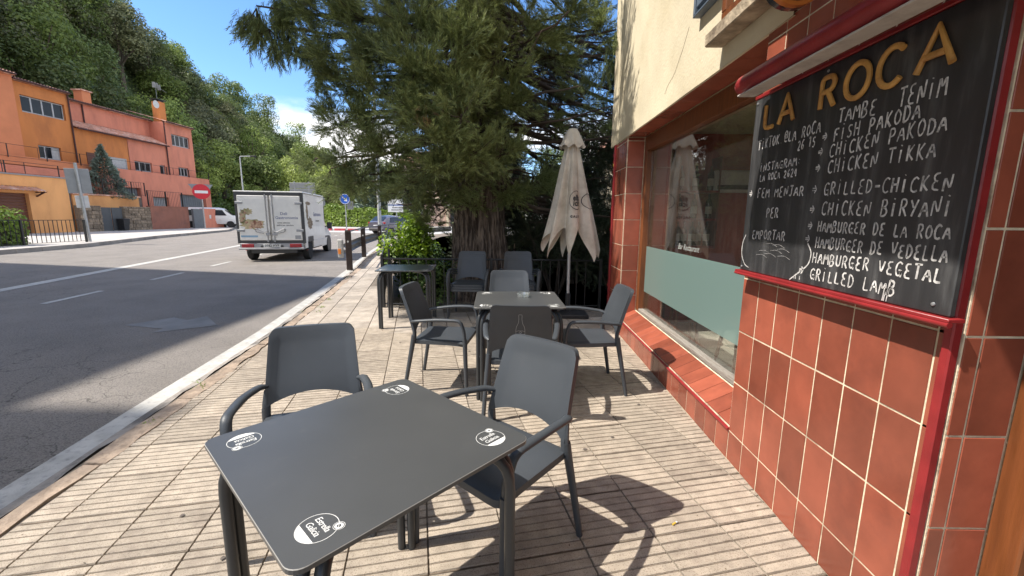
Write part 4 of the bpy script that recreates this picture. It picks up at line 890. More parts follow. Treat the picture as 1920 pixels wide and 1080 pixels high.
# food pictures: flat prints of irregular outline
def blob(cx_, cz, rx, rz, seed, n=26):
    r = random.Random(seed); k = [1+.18*math.sin(i*2.1+seed)+r.uniform(-.08,.08) for i in range(n)]
    return [(cx_+rx*k[i]*math.cos(2*PI*i/n), cz+rz*k[i]*math.sin(2*PI*i/n)) for i in range(n)]
def flat(pts, y): return MB().add([(x,y,z) for x,z in pts], [tuple(range(len(pts)))[::-1]])
rb_ = flat(blob(-.52,1.22,.36,.16,3), -.0592); rb_.join(flat(blob(-.80,1.45,.10,.22,4), -.0592)); rb_.join(flat(blob(-.66,1.62,.16,.10,9), -.0592)); rb_.build('printed_food', mat('pale_food_print', (.44,.36,.22), .5, .3, 9, dark=(.2,.2,.06), dscale=6), van)
q = flat(blob(-.42,1.20,.19,.13,5), -.0600)
for (x,z,s_) in ((-.60,1.12,.06),(-.84,1.52,.05),(-.78,1.40,.045),(-.85,1.33,.05),(-.70,1.28,.05),(-.72,1.58,.04),(-.55,1.27,.05),(-.30,1.26,.07)): q.join(flat(blob(x,z,s_,s_*.8,int(x*100)%7,14), -.0603))
q.build('printed_food', m_food, van)
def vt(txt, x, z, sz, m, y=-.0600): return text_mb(txt, sz, .001).xf(Matrix.Translation((x,y,z)) @ Matrix.Rotation(PI/2,4,'X')).build('printed_lettering', m, van)
vt('Deli', .42, 1.56, .13, m_bluep); vt('Gastronomia', .50, 1.43, .13, m_bluep); vt('carns selectes', .40, 1.27, .07, m_vgrey); vt('elaborats casolans', .44, 1.19, .07, m_vgrey)
MB().box(-.90,-.40,-.0601,-.0592,.80,.86).build('printed_band', mat('pale_blue_print', (.25,.40,.55), .5), van)
MB().box(.72,.90,-.0601,-.0592,.74,.86).build('sticker', m_alu, van)
# side prints
def sidef(pts, x): return MB().add([(x,y,z) for y,z in pts], [tuple(range(len(pts)))])
q = sidef(blob(.75,1.25,.30,.20,6), wd+.002); q.join(sidef(blob(.45,1.62,.13,.28,7), wd+.002)); q.join(sidef(blob(.62,1.92,.30,.06,8), wd+.002)); q.build('printed_food', m_foodg, van)
text_mb('Gastronomia', .2, .002).xf(frame((wd+.0025,1.75,1.55),(0,1,0),(0,0,1))).build('printed_lettering', m_bluep, van)
text_mb('a casa teva', .12, .002).xf(frame((wd+.0025,1.75,1.32),(0,1,0),(0,0,1))).build('printed_lettering', m_vgrey, van)
MB().cbox(-.98,.98,-.12,.06,.40,.46,.01).cbox(-.96,.96,-.06,.3,.46,.60,.01).build('rear_bumper', m_alu, van)
for s_ in (-1,1):
    MB().cbox(min(s_*.90,s_*.54),max(s_*.90,s_*.54),-.085,-.055,.465,.585,.008).build('tail_lamp', m_tail, van)
    MB().cbox(s_*.3-.04+ .0,s_*.3+.04,-.09,-.06,.47,.55,.01).build('plate_lamp', m_vgrey, van)
pl = MB().cbox(-.27,.27,-.075,-.062,.47,.58,.003).build('number_plate', mat('number_plate', (.60,.60,.58), .4), van)
text_mb('0782 HYP', .105, .0025).xf(Matrix.Translation((0,-.0765,.525)) @ Matrix.Rotation(PI/2,4,'X')).build('plate_lettering', m_bprint, pl)
MB().cbox(-.70,.70,.1,4.4,.26,.62,.02).build('chassis', m_vgrey, van)
for q_ in ((wd-.06,wd-.005,.06,.36,.42),(wd-.06,wd-.005,1.10,2.85,.38),(-wd+.005,-wd+.06,.06,.36,.42),(-wd+.005,-wd+.06,1.10,2.85,.38)): MB().cbox(*q_,.64,.01).build('side_skirt', m_vwhite, van)
hw = .84
cab = loft([(2.86,[(hw,.30),(hw+.02,.70),(hw,1.0),(hw-.10,1.60),(.55,1.76),(0.01,1.80)]),(3.35,[(hw,.30),(hw+.02,.70),(hw,1.02),(hw-.10,1.58),(.54,1.75),(0.01,1.79)]),
    (3.85,[(hw,.30),(hw+.02,.70),(hw,1.02),(hw-.16,1.36),(.5,1.50),(0.01,1.54)]),(4.25,[(hw,.32),(hw+.01,.70),(hw-.02,.98),(hw-.12,1.10),(.5,1.15),(0.01,1.18)]),(4.75,[(hw-.02,.34),(hw-.02,.66),(hw-.10,.86),(.6,.93),(.4,.96),(0.01,.98)]),
    (5.0,[(hw-.14,.36),(hw-.14,.60),(hw-.24,.72),(.5,.76),(.3,.77),(0.01,.78)])])
cab.build('cab', m_vwhite, van, True, 30)
for s_ in (-1,1):
    X = lambda y, z: s_*(np.interp(z,[1.0,1.6],[hw+.006,hw-.095])+.002)
    pts = [(3.0,1.06),(3.92,1.06),(3.62,1.46),(3.0,1.52)]
    MB().add([(X(y,z),y,z) for y,z in pts], [(0,1,2,3)]).build('side_window', m_cglass, van)
    MB().obb((s_*(hw+.16),3.72,1.10),(.18,.10,.26),0).tube([(s_*(hw-.02),3.72,1.06),(s_*(hw+.14),3.72,1.08)], .02, 6).build('wing_mirror', m_vgrey, van, True, 20)
    MB().cbox(s_*(hw+.022)-.008,s_*(hw+.022)+.008,3.05,3.20,.86,.90).build('door_handle', m_vgrey, van)
    MB().cbox(s_*(hw+.022)-.006,s_*(hw+.022)+.006,2.95,4.0,.62,.69).build('side_strip', m_vgrey, van)
    o = MB().lathe([(.34,-.02),(.36,-.02),(.36,.02),(.34,.02)], 24, axis='X').build('wheel_arch', m_vgrey, van, loc=(s_*(hw+.01),4.12,.32))
    wheel(van, s_*.87, .72); wheel(van, s_*.74, 4.12)
    MB().tube([(s_*.93,.36,.34),(s_*.98,.40,.36)], .01, 6).build('side_marker', m_tail, van)
MB().box(wd-.003,wd+.003,.38,1.07,.62,.80).box(-wd-.003,-wd+.003,.38,1.07,.62,.80).build('wheel_arch', m_vgrey, van)
# car beyond the guardrail
m_carp = mat('blue_grey_car_paint', (.13,.13,.17), .25, .05, 3, metal=.3, coat=.8)
def hatch(label, loc, rz, paint, name='parked_car', cat='car'):
    t = thing(name, label, cat, loc, rz)
    secs = [(-2.1,[(.72,.30),(.80,.55),(.78,.80),(.66,.92),(.4,.95),(.01,.96)]),(-1.95,[(.84,.24),(.90,.55),(.87,.85),(.70,1.02),(.4,1.06),(.01,1.07)]),(-1.45,[(.88,.22),(.93,.55),(.90,.88),(.70,1.32),(.45,1.42),(.01,1.45)]),
        (-.6,[(.88,.22),(.93,.55),(.90,.90),(.70,1.40),(.45,1.50),(.01,1.53)]),(.3,[(.88,.22),(.93,.55),(.90,.90),(.70,1.34),(.45,1.45),(.01,1.48)]),(1.05,[(.88,.22),(.92,.55),(.88,.88),(.80,.95),(.5,.99),(.01,1.01)]),
        (1.75,[(.85,.24),(.88,.5),(.82,.76),(.7,.84),(.45,.88),(.01,.90)]),(2.1,[(.66,.28),(.70,.45),(.64,.62),(.5,.68),(.3,.70),(.01,.71)])]
    loft(secs).build('body', paint, t, True, 35)
    MB().add([(-.62,-1.95,1.06),(.62,-1.95,1.06),(.56,-1.50,1.40),(-.56,-1.50,1.40)], [(0,1,2,3)]).xf(Matrix.Translation((0,-.018,.012))).build('rear_window', m_cglass, t)
    MB().add([(-.70,1.0,1.02),(.70,1.0,1.02),(.58,.34,1.42),(-.58,.34,1.42)], [(3,2,1,0)]).xf(Matrix.Translation((0,.018,.012))).build('windscreen', m_cglass, t)
    for s_ in (-1,1):
        MB().add([(s_*.90,-1.4,.93),(s_*.90,.85,.93),(s_*.725,.25,1.34),(s_*.725,-1.2,1.34)], [(0,1,2,3)]).xf(Matrix.Translation((s_*.012,0,0))).build('side_window', m_cglass, t)
        MB().cbox(min(s_*.60,s_*.86),max(s_*.60,s_*.86),-2.06,-1.90,.80,.96,.02).build('tail_lamp', m_tail, t)
        MB().cbox(min(s_*.45,s_*.72),max(s_*.45,s_*.72),1.92,2.08,.55,.66,.02).build('headlight', m_swhite, t)
        MB().obb((s_*1.0,.65,.98),(.18,.10,.12),0).build('wing_mirror', paint, t)
        wheel(t, s_*.82, -1.3, .31); wheel(t, s_*.82, 1.25, .31)
    MB().box(-.25,.25,-2.115,-2.09,.62,.73).build('number_plate', m_swhite, t); MB().cbox(-.75,.75,-2.13,-2.0,.26,.48,.04).build('bumper', m_vgrey, t); return t
hatch('blue grey hatchback seen from behind beyond the guardrail', (-10.5,36.0,-.05), math.radians(-24), m_carp)
# camper van behind the pink wall
cv = thing('camper_van', 'white camper van parked nose out behind the pink garden wall', 'van', (-31.2,43.0,.1), math.radians(-62))
secs = [(-2.4,[(.80,.35),(.92,.7),(.92,1.15),(.80,1.85),(.55,1.98),(.01,2.0)]),(.8,[(.80,.35),(.92,.7),(.92,1.15),(.80,1.85),(.55,1.98),(.01,2.0)]),(1.3,[(.80,.35),(.92,.7),(.92,1.15),(.80,1.72),(.55,1.86),(.01,1.9)]),
    (2.0,[(.80,.35),(.92,.7),(.90,1.10),(.85,1.18),(.55,1.22),(.01,1.24)]),(2.6,[(.78,.35),(.88,.6),(.84,.9),(.78,.98),(.5,1.02),(.01,1.04)]),(2.75,[(.72,.38),(.8,.55),(.76,.8),(.7,.86),(.5,.9),(.01,.92)])]
loft(secs).build('body', m_vwhite, cv, True, 35)
for s_ in (-1,1):
    MB().add([(s_*.93,-2.1,1.2),(s_*.93,1.5,1.2),(s_*.835,1.15,1.74),(s_*.835,-2.1,1.74)], [(0,1,2,3)]).build('side_window', m_cglass, cv)
    wheel(cv, s_*.82, -1.5, .33); wheel(cv, s_*.82, 1.75, .33); MB().cbox(min(s_*.5,s_*.78),max(s_*.5,s_*.78),2.66,2.78,.68,.84,.02).build('headlight', m_sback, cv)
MB().add([(-.80,2.0,1.25),(.80,2.0,1.25),(.70,1.33,1.80),(-.70,1.33,1.80)], [(3,2,1,0)]).xf(Matrix.Translation((0,.03,.015))).build('windscreen', m_cglass, cv)
MB().cbox(-.5,.5,2.74,2.79,.70,.84).cbox(-.8,.8,2.66,2.82,.38,.58,.03).build('grille', m_vgrey, cv)
# ---------------------------------------------------------------- houses on the left
m_orange = mat('orange_render', (.60,.215,.065), .9, .08, 1.2, .4, 30, dark=(.44,.155,.055), dscale=.9, stretch=(1,1,.35)); m_pink = mat('pink_render', (.68,.25,.16), .9, .08, 1.2, .4, 30, dark=(.50,.18,.12), dscale=.9, stretch=(1,1,.35))
m_salmon = mat('salmon_render', (.66,.235,.11), .9, .08, 1.2, .4, 30); m_yellow = mat('ochre_render', (.80,.39,.15), .9, .07, 1.2, .4, 30, dark=(.64,.29,.11), dscale=.8, stretch=(1,1,.35))
m_rtile = mat('roof_tile', (.50,.24,.16), .85, .3, 2, island=.3, dark=(.66,.50,.42), dscale=3); m_dpipe = mat('brown_pipe', (.07,.025,.02), .6)
m_wf = mat('grey_window_frame', (.42,.42,.42), .5); m_wg = mat('house_glass', (.015,.018,.022), .15, .3, 1.5, spec=.3); m_reveal = mat('window_reveal', (.22,.10,.06), .9)
m_shut = mat('brown_shutter', (.13,.045,.025), .6, .1, 5)
def barrel_roof(b, x0, x1, y0, y1, z0, z1, pitch=.20, hgt=.05):
    """corrugated sheet of barrel tiles sloping from (x0,z0) up to (x1,z1), rows along y"""
    k = max(2, int((y1-y0)/pitch*4)); m = max(1, int(abs(x1-x0)/.42)); vs = []
    for j in range(m+1):
        x = lerp(x0,x1,j/m)
        for q in (0,1):
            if (j == 0 and q == 0): continue
            z = lerp(z0,z1,j/m) + (.022 if q else 0)
            for i in range(k+1): y = lerp(y0,y1,i/k); vs.append((x, y, z+hgt*abs(math.sin((y-y0)/pitch*PI))))
    rws = len(vs)//(k+1)
    b.add(vs, [(r*(k+1)+i, r*(k+1)+i+1, (r+1)*(k+1)+i+1, (r+1)*(k+1)+i) for r in range(rws-1) for i in range(k)]); return b
def window(t, y0, y1, z0, z1, x, panes=2, blind=None):
    """window in a facade facing +X (x is the facade plane)"""
    w = MB().box(x-.02,x+.035,y0-.0,y0+.06,z0,z1).box(x-.02,x+.035,y1-.06,y1,z0,z1).box(x-.02,x+.035,y0+.06,y1-.06,z1-.06,z1).box(x-.02,x+.05,y0+.06,y1-.06,z0,z0+.07)
    for k in range(1, panes): yy = lerp(y0,y1,k/panes); w.box(x-.02,x+.03,yy-.05,yy+.05,z0+.07,z1-.06)
    f = w.build('window', m_wf, t)
    for k in range(panes):
        a, c = lerp(y0,y1,k/panes)+.06, lerp(y0,y1,(k+1)/panes)-.06
        MB().box(x-.015,x+.005,a,c,z0+.07,z1-.06).build('pane', (blind if blind and k == panes-1 else m_wg), f)
    return f
def HP(b, name, m, t): o = b.build(name, m, t); o.location = -Vector(t.location); return o
def HW(t, *a, **k): f = window(t, *a, **k); f.location = -Vector(t.location); return f
def facade(b, x, y0, y1, z0, z1, holes, dep=.22):
    """wall at plane x facing +X with recessed openings (list of y0,y1,z0,z1)"""
    ys = sorted({y0,y1,*[h[0] for h in holes],*[h[1] for h in holes]}); zs = sorted({z0,z1,*[h[2] for h in holes],*[h[3] for h in holes]})
    for a, c in zip(ys, ys[1:]):
        for d, e in zip(zs, zs[1:]):
            if any(h[0]-1e-6 <= a and c <= h[1]+1e-6 and h[2]-1e-6 <= d and e <= h[3]+1e-6 for h in holes): continue
            b.quad((x,a,d),(x,c,d),(x,c,e),(x,a,e))
    for h in holes:
        a, c, d, e = h; X = x-dep
        b.quad((x,a,d),(x,a,e),(X,a,e),(X,a,d)); b.quad((x,c,d),(X,c,d),(X,c,e),(x,c,e)); b.quad((x,a,d),(X,a,d),(X,c,d),(x,c,d)); b.quad((x,a,e),(x,c,e),(X,c,e),(X,a,e)); b.quad((X,a,d),(X,c,d),(X,c,e),(X,a,e))
    return b
HX = -35.0
def house(name, label, y0, y1, zt, m, wins, x=HX, z0=4.6, depth=7, roof=True, zb=None):
    t = thing(name, label, 'house', (x-3, (y0+y1)/2, z0))
    b = facade(MB(), x, y0, y1, z0, zt, [w[:4] for w in wins]); b.quad((x,y0,z0),(x,y0,zt),(x-depth,y0,zt),(x-depth,y0,z0)); b.quad((x,y1,z0),(x-depth,y1,z0),(x-depth,y1,zt),(x,y1,zt)); b.quad((x-depth,y0,z0),(x-depth,y1,z0),(x-depth,y1,zt),(x-depth,y0,zt)); b.quad((x,y0,zt),(x,y1,zt),(x-depth,y1,zt),(x-depth,y0,zt))
    HP(b, 'wall', m, t)
    for w in wins: HW(t, w[0]+.03, w[1]-.03, w[2]+.03, w[3]-.03, x-.17, w[4], w[5] if len(w) > 5 else None)
    if roof:
        r_ = MB(); barrel_roof(r_, x+.32, x-depth*.5, y0, y1, zt+.02, zt+1.0); r_.box(x-.05,x+.28,y0,y1,zt-.10,zt); HP(r_, 'roof', m_rtile, t)
        HP(MB().tube([(x+.36,y0,zt-.02),(x+.36,y1,zt-.02)], .06, 8), 'gutter', m_dpipe, t)
    return t
m_blind = mat('pale_blind', (.45,.45,.44), .7)
h1 = house('terraced_house', 'orange terraced house at the left end of the row', 30.35, 34.15, 10.55, m_orange, [(30.9,33.85,8.45,9.62,4),(31.55,33.1,5.35,6.32,3,m_blind)])
HP(MB().tube([(HX+.08,34.15,4.7),(HX+.08,34.15,10.5)], .055, 8), 'downpipe', m_dpipe, h1)
h0 = house('terraced_house', 'salmon end house cut off by the left edge of the photo', 22.0, 30.3, 10.75, m_salmon, [(24.5,26.5,8.4,9.5,2)], x=HX+.35)
h2 = house('terraced_house', 'pink upper storey house with a lower orange front and tiled lean-to', 34.2, 38.9, 10.45, m_pink, [], x=HX-1.4)
HP(MB().box(HX-1.38,HX+.0,34.25,38.85,4.6,8.05).quad((HX+.001,34.25,8.05),(HX+.001,38.85,8.05),(HX-1.38,38.85,8.7),(HX-1.38,34.25,8.7)), 'lower_front', m_orange, h2)
h3 = house('terraced_house', 'pink house between the lean-to roofs with two chimneys near it', 38.9, 43.1, 10.45, m_pink, [], x=HX-1.4)
facade_b = facade(MB(), HX, 38.9, 43.1, 4.6, 8.05, [(39.35,41.2,5.3,6.2),(42.1,42.75,4.7,6.15)]); facade_b.box(HX-1.38,HX-.3,38.9,43.1,4.6,8.0); HP(facade_b, 'lower_front', m_pink, h3)
HW(h3, 39.38,41.17,5.33,6.17,HX-.17,3); HW(h3, 42.13,42.72,4.73,6.12,HX-.17,1)
for h_, a, c in ((h2,34.25,38.88),(h3,38.9,43.1)):
    HP(barrel_roof(MB(), HX+.35, HX-1.4, a, c, 8.05, 8.85, .2, .07), 'lean_to_roof', m_rtile, h_); HP(MB().tube([(HX+.38,a,8.02),(HX+.38,c,8.02)], .06, 8), 'gutter', m_dpipe, h_)
HP(MB().box(HX+.002,HX+.04,35.0,35.9,4.7,6.3), 'door', m_shut, h2); HW(h2, 36.6,38.5,4.9,6.2,HX+.02,1,m_blind)
HP(MB().tube([(HX-1.33,36.6,8.6),(HX-1.33,36.6,10.4)], .055, 8), 'downpipe', m_dpipe, h2); HP(MB().tube([(HX+.10,43.1,4.7),(HX+.10,43.1,10.4)], .055, 8), 'downpipe', m_dpipe, h3)
h4 = house('terraced_house', 'pink house at the right end of the row with a three pane upper window', 43.12, 46.75, 10.4, m_pink, [(43.95,46.3,8.25,9.4,4),(44.4,45.75,5.3,6.2,3)])
ch = MB().box(HX-1.9,HX-1.2,36.6,37.35,10.4,11.45); c_ = HP(ch, 'chimney', m_salmon, h2); HP(MB().box(HX-2.0,HX-1.1,36.5,37.45,11.45,11.55), 'chimney_cap', m_rtile, h2)
ch = MB().box(HX-.95,HX-.25,43.2,43.95,10.4,12.3); HP(ch, 'chimney', m_orange, h4); HP(MB().box(HX-1.05,HX-.15,43.1,44.05,12.45,12.53).box(HX-.9,HX-.3,43.3,43.85,12.3,12.45), 'chimney_cap', m_dark, h4)
HP(MB().lathe([(.001,-.05),(.25,-.02),(.36,.06)], 18, axis='X', c=(HX-.2,42.75,11.9)), 'satellite_dish', m_wht, h4)
HP(MB().tube([(HX-.6,43.5,12.5),(HX-.6,43.5,14.0)], .02, 5).tube([(HX-.6,43.2,13.9),(HX-.6,44.8,13.5)], .015, 4).box(HX-.75,HX-.45,43.3,43.33,13.6,14.1).box(HX-.75,HX-.45,43.6,43.63,13.6,14.1).box(HX-.75,HX-.45,43.9,43.93,13.5,14.0), 'aerial', m_sback, h4)
# terrace block under the houses
tb = thing('terrace_wall', 'pink retaining terrace with garage doors under the houses', 'wall', (HX+.9,40,0))
b = facade(MB(), HX+.9, 36.0, 47.4, 0, 5.2, [(36.6,38.6,.6,3.7),(39.8,41.6,.5,3.0),(43.0,46.6,.1,3.4)], .35); b.box(HX-7,HX+.9,22,35.99,0,4.65); b.quad((HX+.9,36,5.2),(HX+.9,47.4,5.2),(HX+.7,47.4,5.2),(HX+.7,36,5.2)); b.box(HX-6,HX+.69,36,47.4,4.3,4.66); b.quad((HX+.9,47.4,0),(HX-6,47.4,0),(HX-6,47.4,5.2),(HX+.9,47.4,5.2))
HP(b, 'wall', m_pink, tb)
m_gar = mat('grey_garage_door', (.14,.15,.16), .6, .1, 3); m_gar2 = mat('pale_garage_door', (.32,.33,.33), .6, .1, 3)
for (a,c,d,e,mm) in ((36.65,38.55,.6,3.65,m_gar),(39.85,41.55,.5,2.95,m_gar2),(43.05,46.55,.1,3.35,m_gar)):
    n_ = int((c-a)/.28)
    for k in range(n_): HP(MB().box(HX+.57,HX+.60,lerp(a,c,k/n_)+.01,lerp(a,c,(k+1)/n_)-.01,d,e), 'garage_door_slat', mm, tb)
# upper terrace front left of it
tb2 = thing('terrace_wall', 'long salmon terrace parapet under the orange house', 'wall', (HX+.9,30,0))
HP(MB().box(HX+.6,HX+.9,22,35.95,4.6,5.25).box(HX+.6,HX+.88,22,35.95,2.2,4.6), 'wall', m_salmon, tb2)
railing(HX+.95,24,HX+.95,35.9,.85,3.3,'dark metal rail along the parapet of the orange house',2.2,z=5.1,br=.012,pr=.02)
railing(HX+.95,36.1,HX+.95,47.3,.7,3.2,'dark metal rail above the garage doors',3,z=5.2,br=.02,pr=.03)
railing(HX+2.9,33.0,HX+3.0,36.6,1.1,.22,'black stair railing above the ochre wall',1.2,z=2.9,br=.009,pr=.03)
railing(HX+3.0,36.8,HX+3.0,40.6,1.5,.18,'black barred fence above the pink garden wall',1.9,z=1.9,br=.009,pr=.04)
st = thing('stair_wall', 'dark stone stair side wall above the ochre wall', 'wall', (HX+2,34,0)); HP(MB().box(HX+.95,HX+2.8,30.5,36.4,0,2.85), 'wall', mat('dark_stonework', (.16,.13,.11), .9, .3, 3, .8, 12), st)
# ochre garage at the left edge
yb = thing('ochre_garage', 'ochre yellow garage building with brown shutter and small tiled canopy', 'building', (-32.5,26.5,0))
b = facade(MB(), -31.0, 20.0, 29.35, 0, 3.72, [(22.5,26.9,0,2.62)], .3); b.quad((-31,29.35,0),(-37,29.35,0),(-37,29.35,3.72),(-31,29.35,3.72)); b.quad((-31,20,3.72),(-31,29.35,3.72),(-37,29.35,3.72),(-37,20,3.72)); b.quad((-31,20,0),(-31,20,3.72),(-37,20,3.72),(-37,20,0)); HP(b, 'wall', m_yellow, yb)
HP(MB().box(-31.0,-30.93,20,29.42,3.72,3.80), 'coping', m_sback, yb)
for k in range(14): HP(MB().cbox(-31.27,-31.22,22.5,26.88,.02+k*.185,.19+k*.185,.01), 'shutter_slat', m_shut, yb)
HP(barrel_roof(MB(), -30.35,-31.0, 20.5, 27.5, 2.72, 2.98, .2, .06), 'canopy_tiles', m_rtile, yb); HP(MB().tube([(-31,27.35,2.45),(-30.45,27.35,2.72)], .05, 6).box(-31,-30.35,27.3,27.4,2.68,2.74), 'canopy_bracket', m_dpipe, yb)
railing(-31.3,20.0,-31.3,29.2,.75,1.2,'thin metal rail on the roof of the ochre garage',3,z=3.8,br=.02,pr=.025)
ow = thing('ochre_wall', 'ochre wall with dark coping behind the grey gate', 'wall', (-32.3,33,0)); HP(MB().box(-32.5,-32.1,30.6,36.0,0,2.75), 'wall', m_yellow, ow); HP(MB().box(-32.6,-32.0,30.6,36.1,2.75,2.85), 'coping', m_rtile, ow)
m_rub = mat('rubble_stone', (.27,.205,.145), .9, .25, 3, .8, 20, rand=.3, dark=(.14,.11,.08), dscale=4); m_rubm = mat('rubble_mortar', (.22,.18,.14), .95, .2, 8)
def rubble(label, x, y0, y1, h):
    t = thing('stone_wall', label, 'wall', (x,y0,0)); rr = random.Random(int(y0*10))
    MB().box(-.35,-.05,0,y1-y0,0,h).build('mortar_core', m_rubm, t); z = 0.02
    while z < h-.05:
        hh = min(rr.uniform(.16,.30), h-z); y = 0
        while y < y1-y0-.05:
            w = min(rr.uniform(.25,.6), y1-y0-y)
            if w > .06: MB().cbox(-.06,rr.uniform(.0,.04),y+.015,y+w-.015,z+.012,z+hh-.012,.02).build('stone', m_rub, t)
            y += w
        z += hh
    return t
rubble('rough stone gate pier beside the ochre garage', -30.6, 29.5, 31.1, 1.95); rubble('rough stone wall between the dark gate and the pink wall', -30.6, 32.9, 35.3, 1.95)
gt = thing('metal_gate', 'dark grey double gate between two stone walls', 'gate', (-30.8,31.1,0))
for k in range(2): MB().cbox(0,.05,.03+k*.9,.88+k*.9,.05,1.85,.01).build('gate_leaf', mat('gate_grey', (.075,.08,.085), .6, .1, 3), gt)
bn = thing('wheelie_bin', 'small dark bin standing before the grey gate', 'bin', (-30.4,32.5,.1)); MB().add([(-.2,-.2,.05),(.2,-.2,.05),(.2,.2,.05),(-.2,.2,.05),(-.27,-.27,.85),(.27,-.27,.85),(.27,.27,.85),(-.27,.27,.85)], [(0,3,2,1),(0,1,5,4),(1,2,6,5),(2,3,7,6),(3,0,4,7),(4,5,6,7)]).build('body', m_dark, bn); MB().cbox(-.3,.3,-.3,.3,.85,.92,.03).build('lid', m_dark, bn)
m_pinkw = mat('weathered_pink_wall', (.30,.125,.085), .9, .12, 1.5, .5, 20, dark=(.22,.10,.075), dscale=1.2)
pw = thing('garden_wall', 'long weathered pink garden wall along the far pavement', 'wall', (-30.6,37.5,0)); MB().box(-.3,0,-2.2,1.9,0,2.0).build('wall', m_pinkw, pw); MB().box(-.33,.03,-2.2,1.92,2.0,2.06).build('coping', m_pinkw, pw)
pw2 = thing('garden_wall', 'shorter pink wall with number plate and grey door, right of the road sign', 'wall', (-30.3,41,0)); MB().box(-.3,0,-.2,2.6,0,1.95).build('wall', m_pink, pw2); MB().box(-.2,-.0,-1.4,-.2,0,1.9).build('door', m_gar, pw2); MB().box(.0,.02,.6,.85,1.0,1.35).build('letter_box', m_wht, pw2); MB().cbox(-.1,.1,2.6,2.8,0,1.95).build('gate_post', m_dark, pw2)
# left fence and hedge
railing(-20.1,12.0,-19.8,19.2,1.0,.17,'dark railing with slanting bars before the hedge at the far kerb',2.4,z=.1,br=.013,pr=.035)
# pale buildings far along the road
m_pale_r = mat('pale_pink_render', (.50,.36,.29), .9, .06, 1, .2, 10); m_pale_c = mat('pale_cream_render', (.58,.50,.36), .9, .06, 1)
fb = thing('far_house', 'pale pink house with barred window and white awning seen under the tree', 'house', (-11,62,0))
def FP(b, n, m): return b.build(n, m, fb)
def FY(x0,x1,z0,z1,holes,dep=.3):
    b = facade(MB(), 0, x0, x1, z0, z1, holes, dep); b.v = [(y, -x, z) for x, y, z in b.v]; return b
FP(FY(-5.5,5.5,0,9,[(-4.4,-2.6,1.6,3.4),(-4.2,-2.8,5.2,7),(-1,.6,5.2,7),(1.2,3.2,0,2.6),(4.0,4.3,1.5,3.2),(4.6,4.9,1.5,3.2)]), 'wall', m_pale_r); FP(MB().box(-5.5,5.5,.35,8,0,9), 'wall_core', m_pale_r)
FP(MB().box(-5.55,5.55,-.06,0,3.9,4.1), 'string_course', m_pale_c)
for (x0,x1,z0,z1) in ((-4.4,-2.6,1.6,3.4),(-4.2,-2.8,5.2,7),(-1,.6,5.2,7)):
    f = MB().box(x0,x1,.20,.25,z0,z1).build('window', m_wg, fb)
    for k in range(4): MB().box(lerp(x0,x1,(k+.5)/4)-.04,lerp(x0,x1,(k+.5)/4)+.04,.1,.18,z0,z1).build('bar', m_swhite, f)
    for k in range(3): MB().box(x0,x1,.08,.10,lerp(z0,z1,(k+.5)/3)-.03,lerp(z0,z1,(k+.5)/3)+.03).build('bar', m_swhite, f)
FP(MB().add([(.6,-.01,3.6),(4.0,-.01,3.6),(4.0,-1.6,3.0),(.6,-1.6,3.0),(.6,-1.6,2.8),(4.0,-1.6,2.8)], [(0,1,2,3),(3,2,5,4)]), 'awning', m_wht); FP(MB().box(1.25,3.15,.28,.31,0,2.6), 'doorway', m_dark); FP(MB().box(.75,1.1,-.3,-.02,0,2.9), 'pier', m_pale_c)
r_ = MB(); r_.add([(-6,-.6,9),(6,-.6,9),(6,4,11),(-6,4,11),(6,8.6,9),(-6,8.6,9)], [(0,1,2,3),(3,2,4,5),(0,3,5),(1,4,2)]); FP(r_, 'roof', m_rtile)
fh = thing('far_house', 'house with red tiled roof glimpsed between tree and restaurant corner', 'house', (12.2,36,0))
MB().box(-4,5,0,7,0,6.6).build('wall', m_pale_c, fh); MB().add([(-4.6,-.6,6.5),(5.6,-.6,6.5),(5.6,3.5,8.6),(-4.6,3.5,8.6),(5.6,7.6,6.5),(-4.6,7.6,6.5)], [(0,1,2,3),(3,2,4,5),(0,3,5),(1,4,2)]).build('roof', m_rtile, fh)
for x in (-2.6,.2,2.8): MB().box(x-.5,x+.5,-.04,.02,3.6,5.2).build('window', m_wg, fh)
# apartment blocks across the street, outside the picture: they shade the road
for (y0,y1,h,lb) in ((-.80,6.15,21.1,'cream apartment block across the street, outside the picture'),(-16,-.98,23.15,'taller cream apartment block across the street, outside the picture')):
    t = thing('apartment_block', lb, 'building', (-24,(y0+y1)/2,0)); x = -18.35; sl_ = .207*13 if y1 > 0 else 0
    n = int((y1-y0)/2.2); hs = [(y0+(y1-y0)*(k+.25)/n, y0+(y1-y0)*(k+.75)/n, 1.2+3*f, 2.6+3*f) for k in range(n) for f in range(int(h/3))]
    b = facade(MB(), x, y0, y1, 0, h, hs); X = x-13; b.quad((x,y0,0),(x,y0,h),(X,y0,h),(X,y0,0)); b.quad((x,y1,0),(X,y1+sl_,0),(X,y1+sl_,h),(x,y1,h)); b.quad((x,y0,h),(x,y1,h),(X,y1+sl_,h),(X,y0,h)); b.quad((X,y0,0),(X,y0,h),(X,y1+sl_,h),(X,y1+sl_,0)); HP(b, 'wall', m_pale_c, t)
    for q in hs: HW(t, q[0]+.02,q[1]-.02,q[2]+.02,q[3]-.02,x-.15,2)
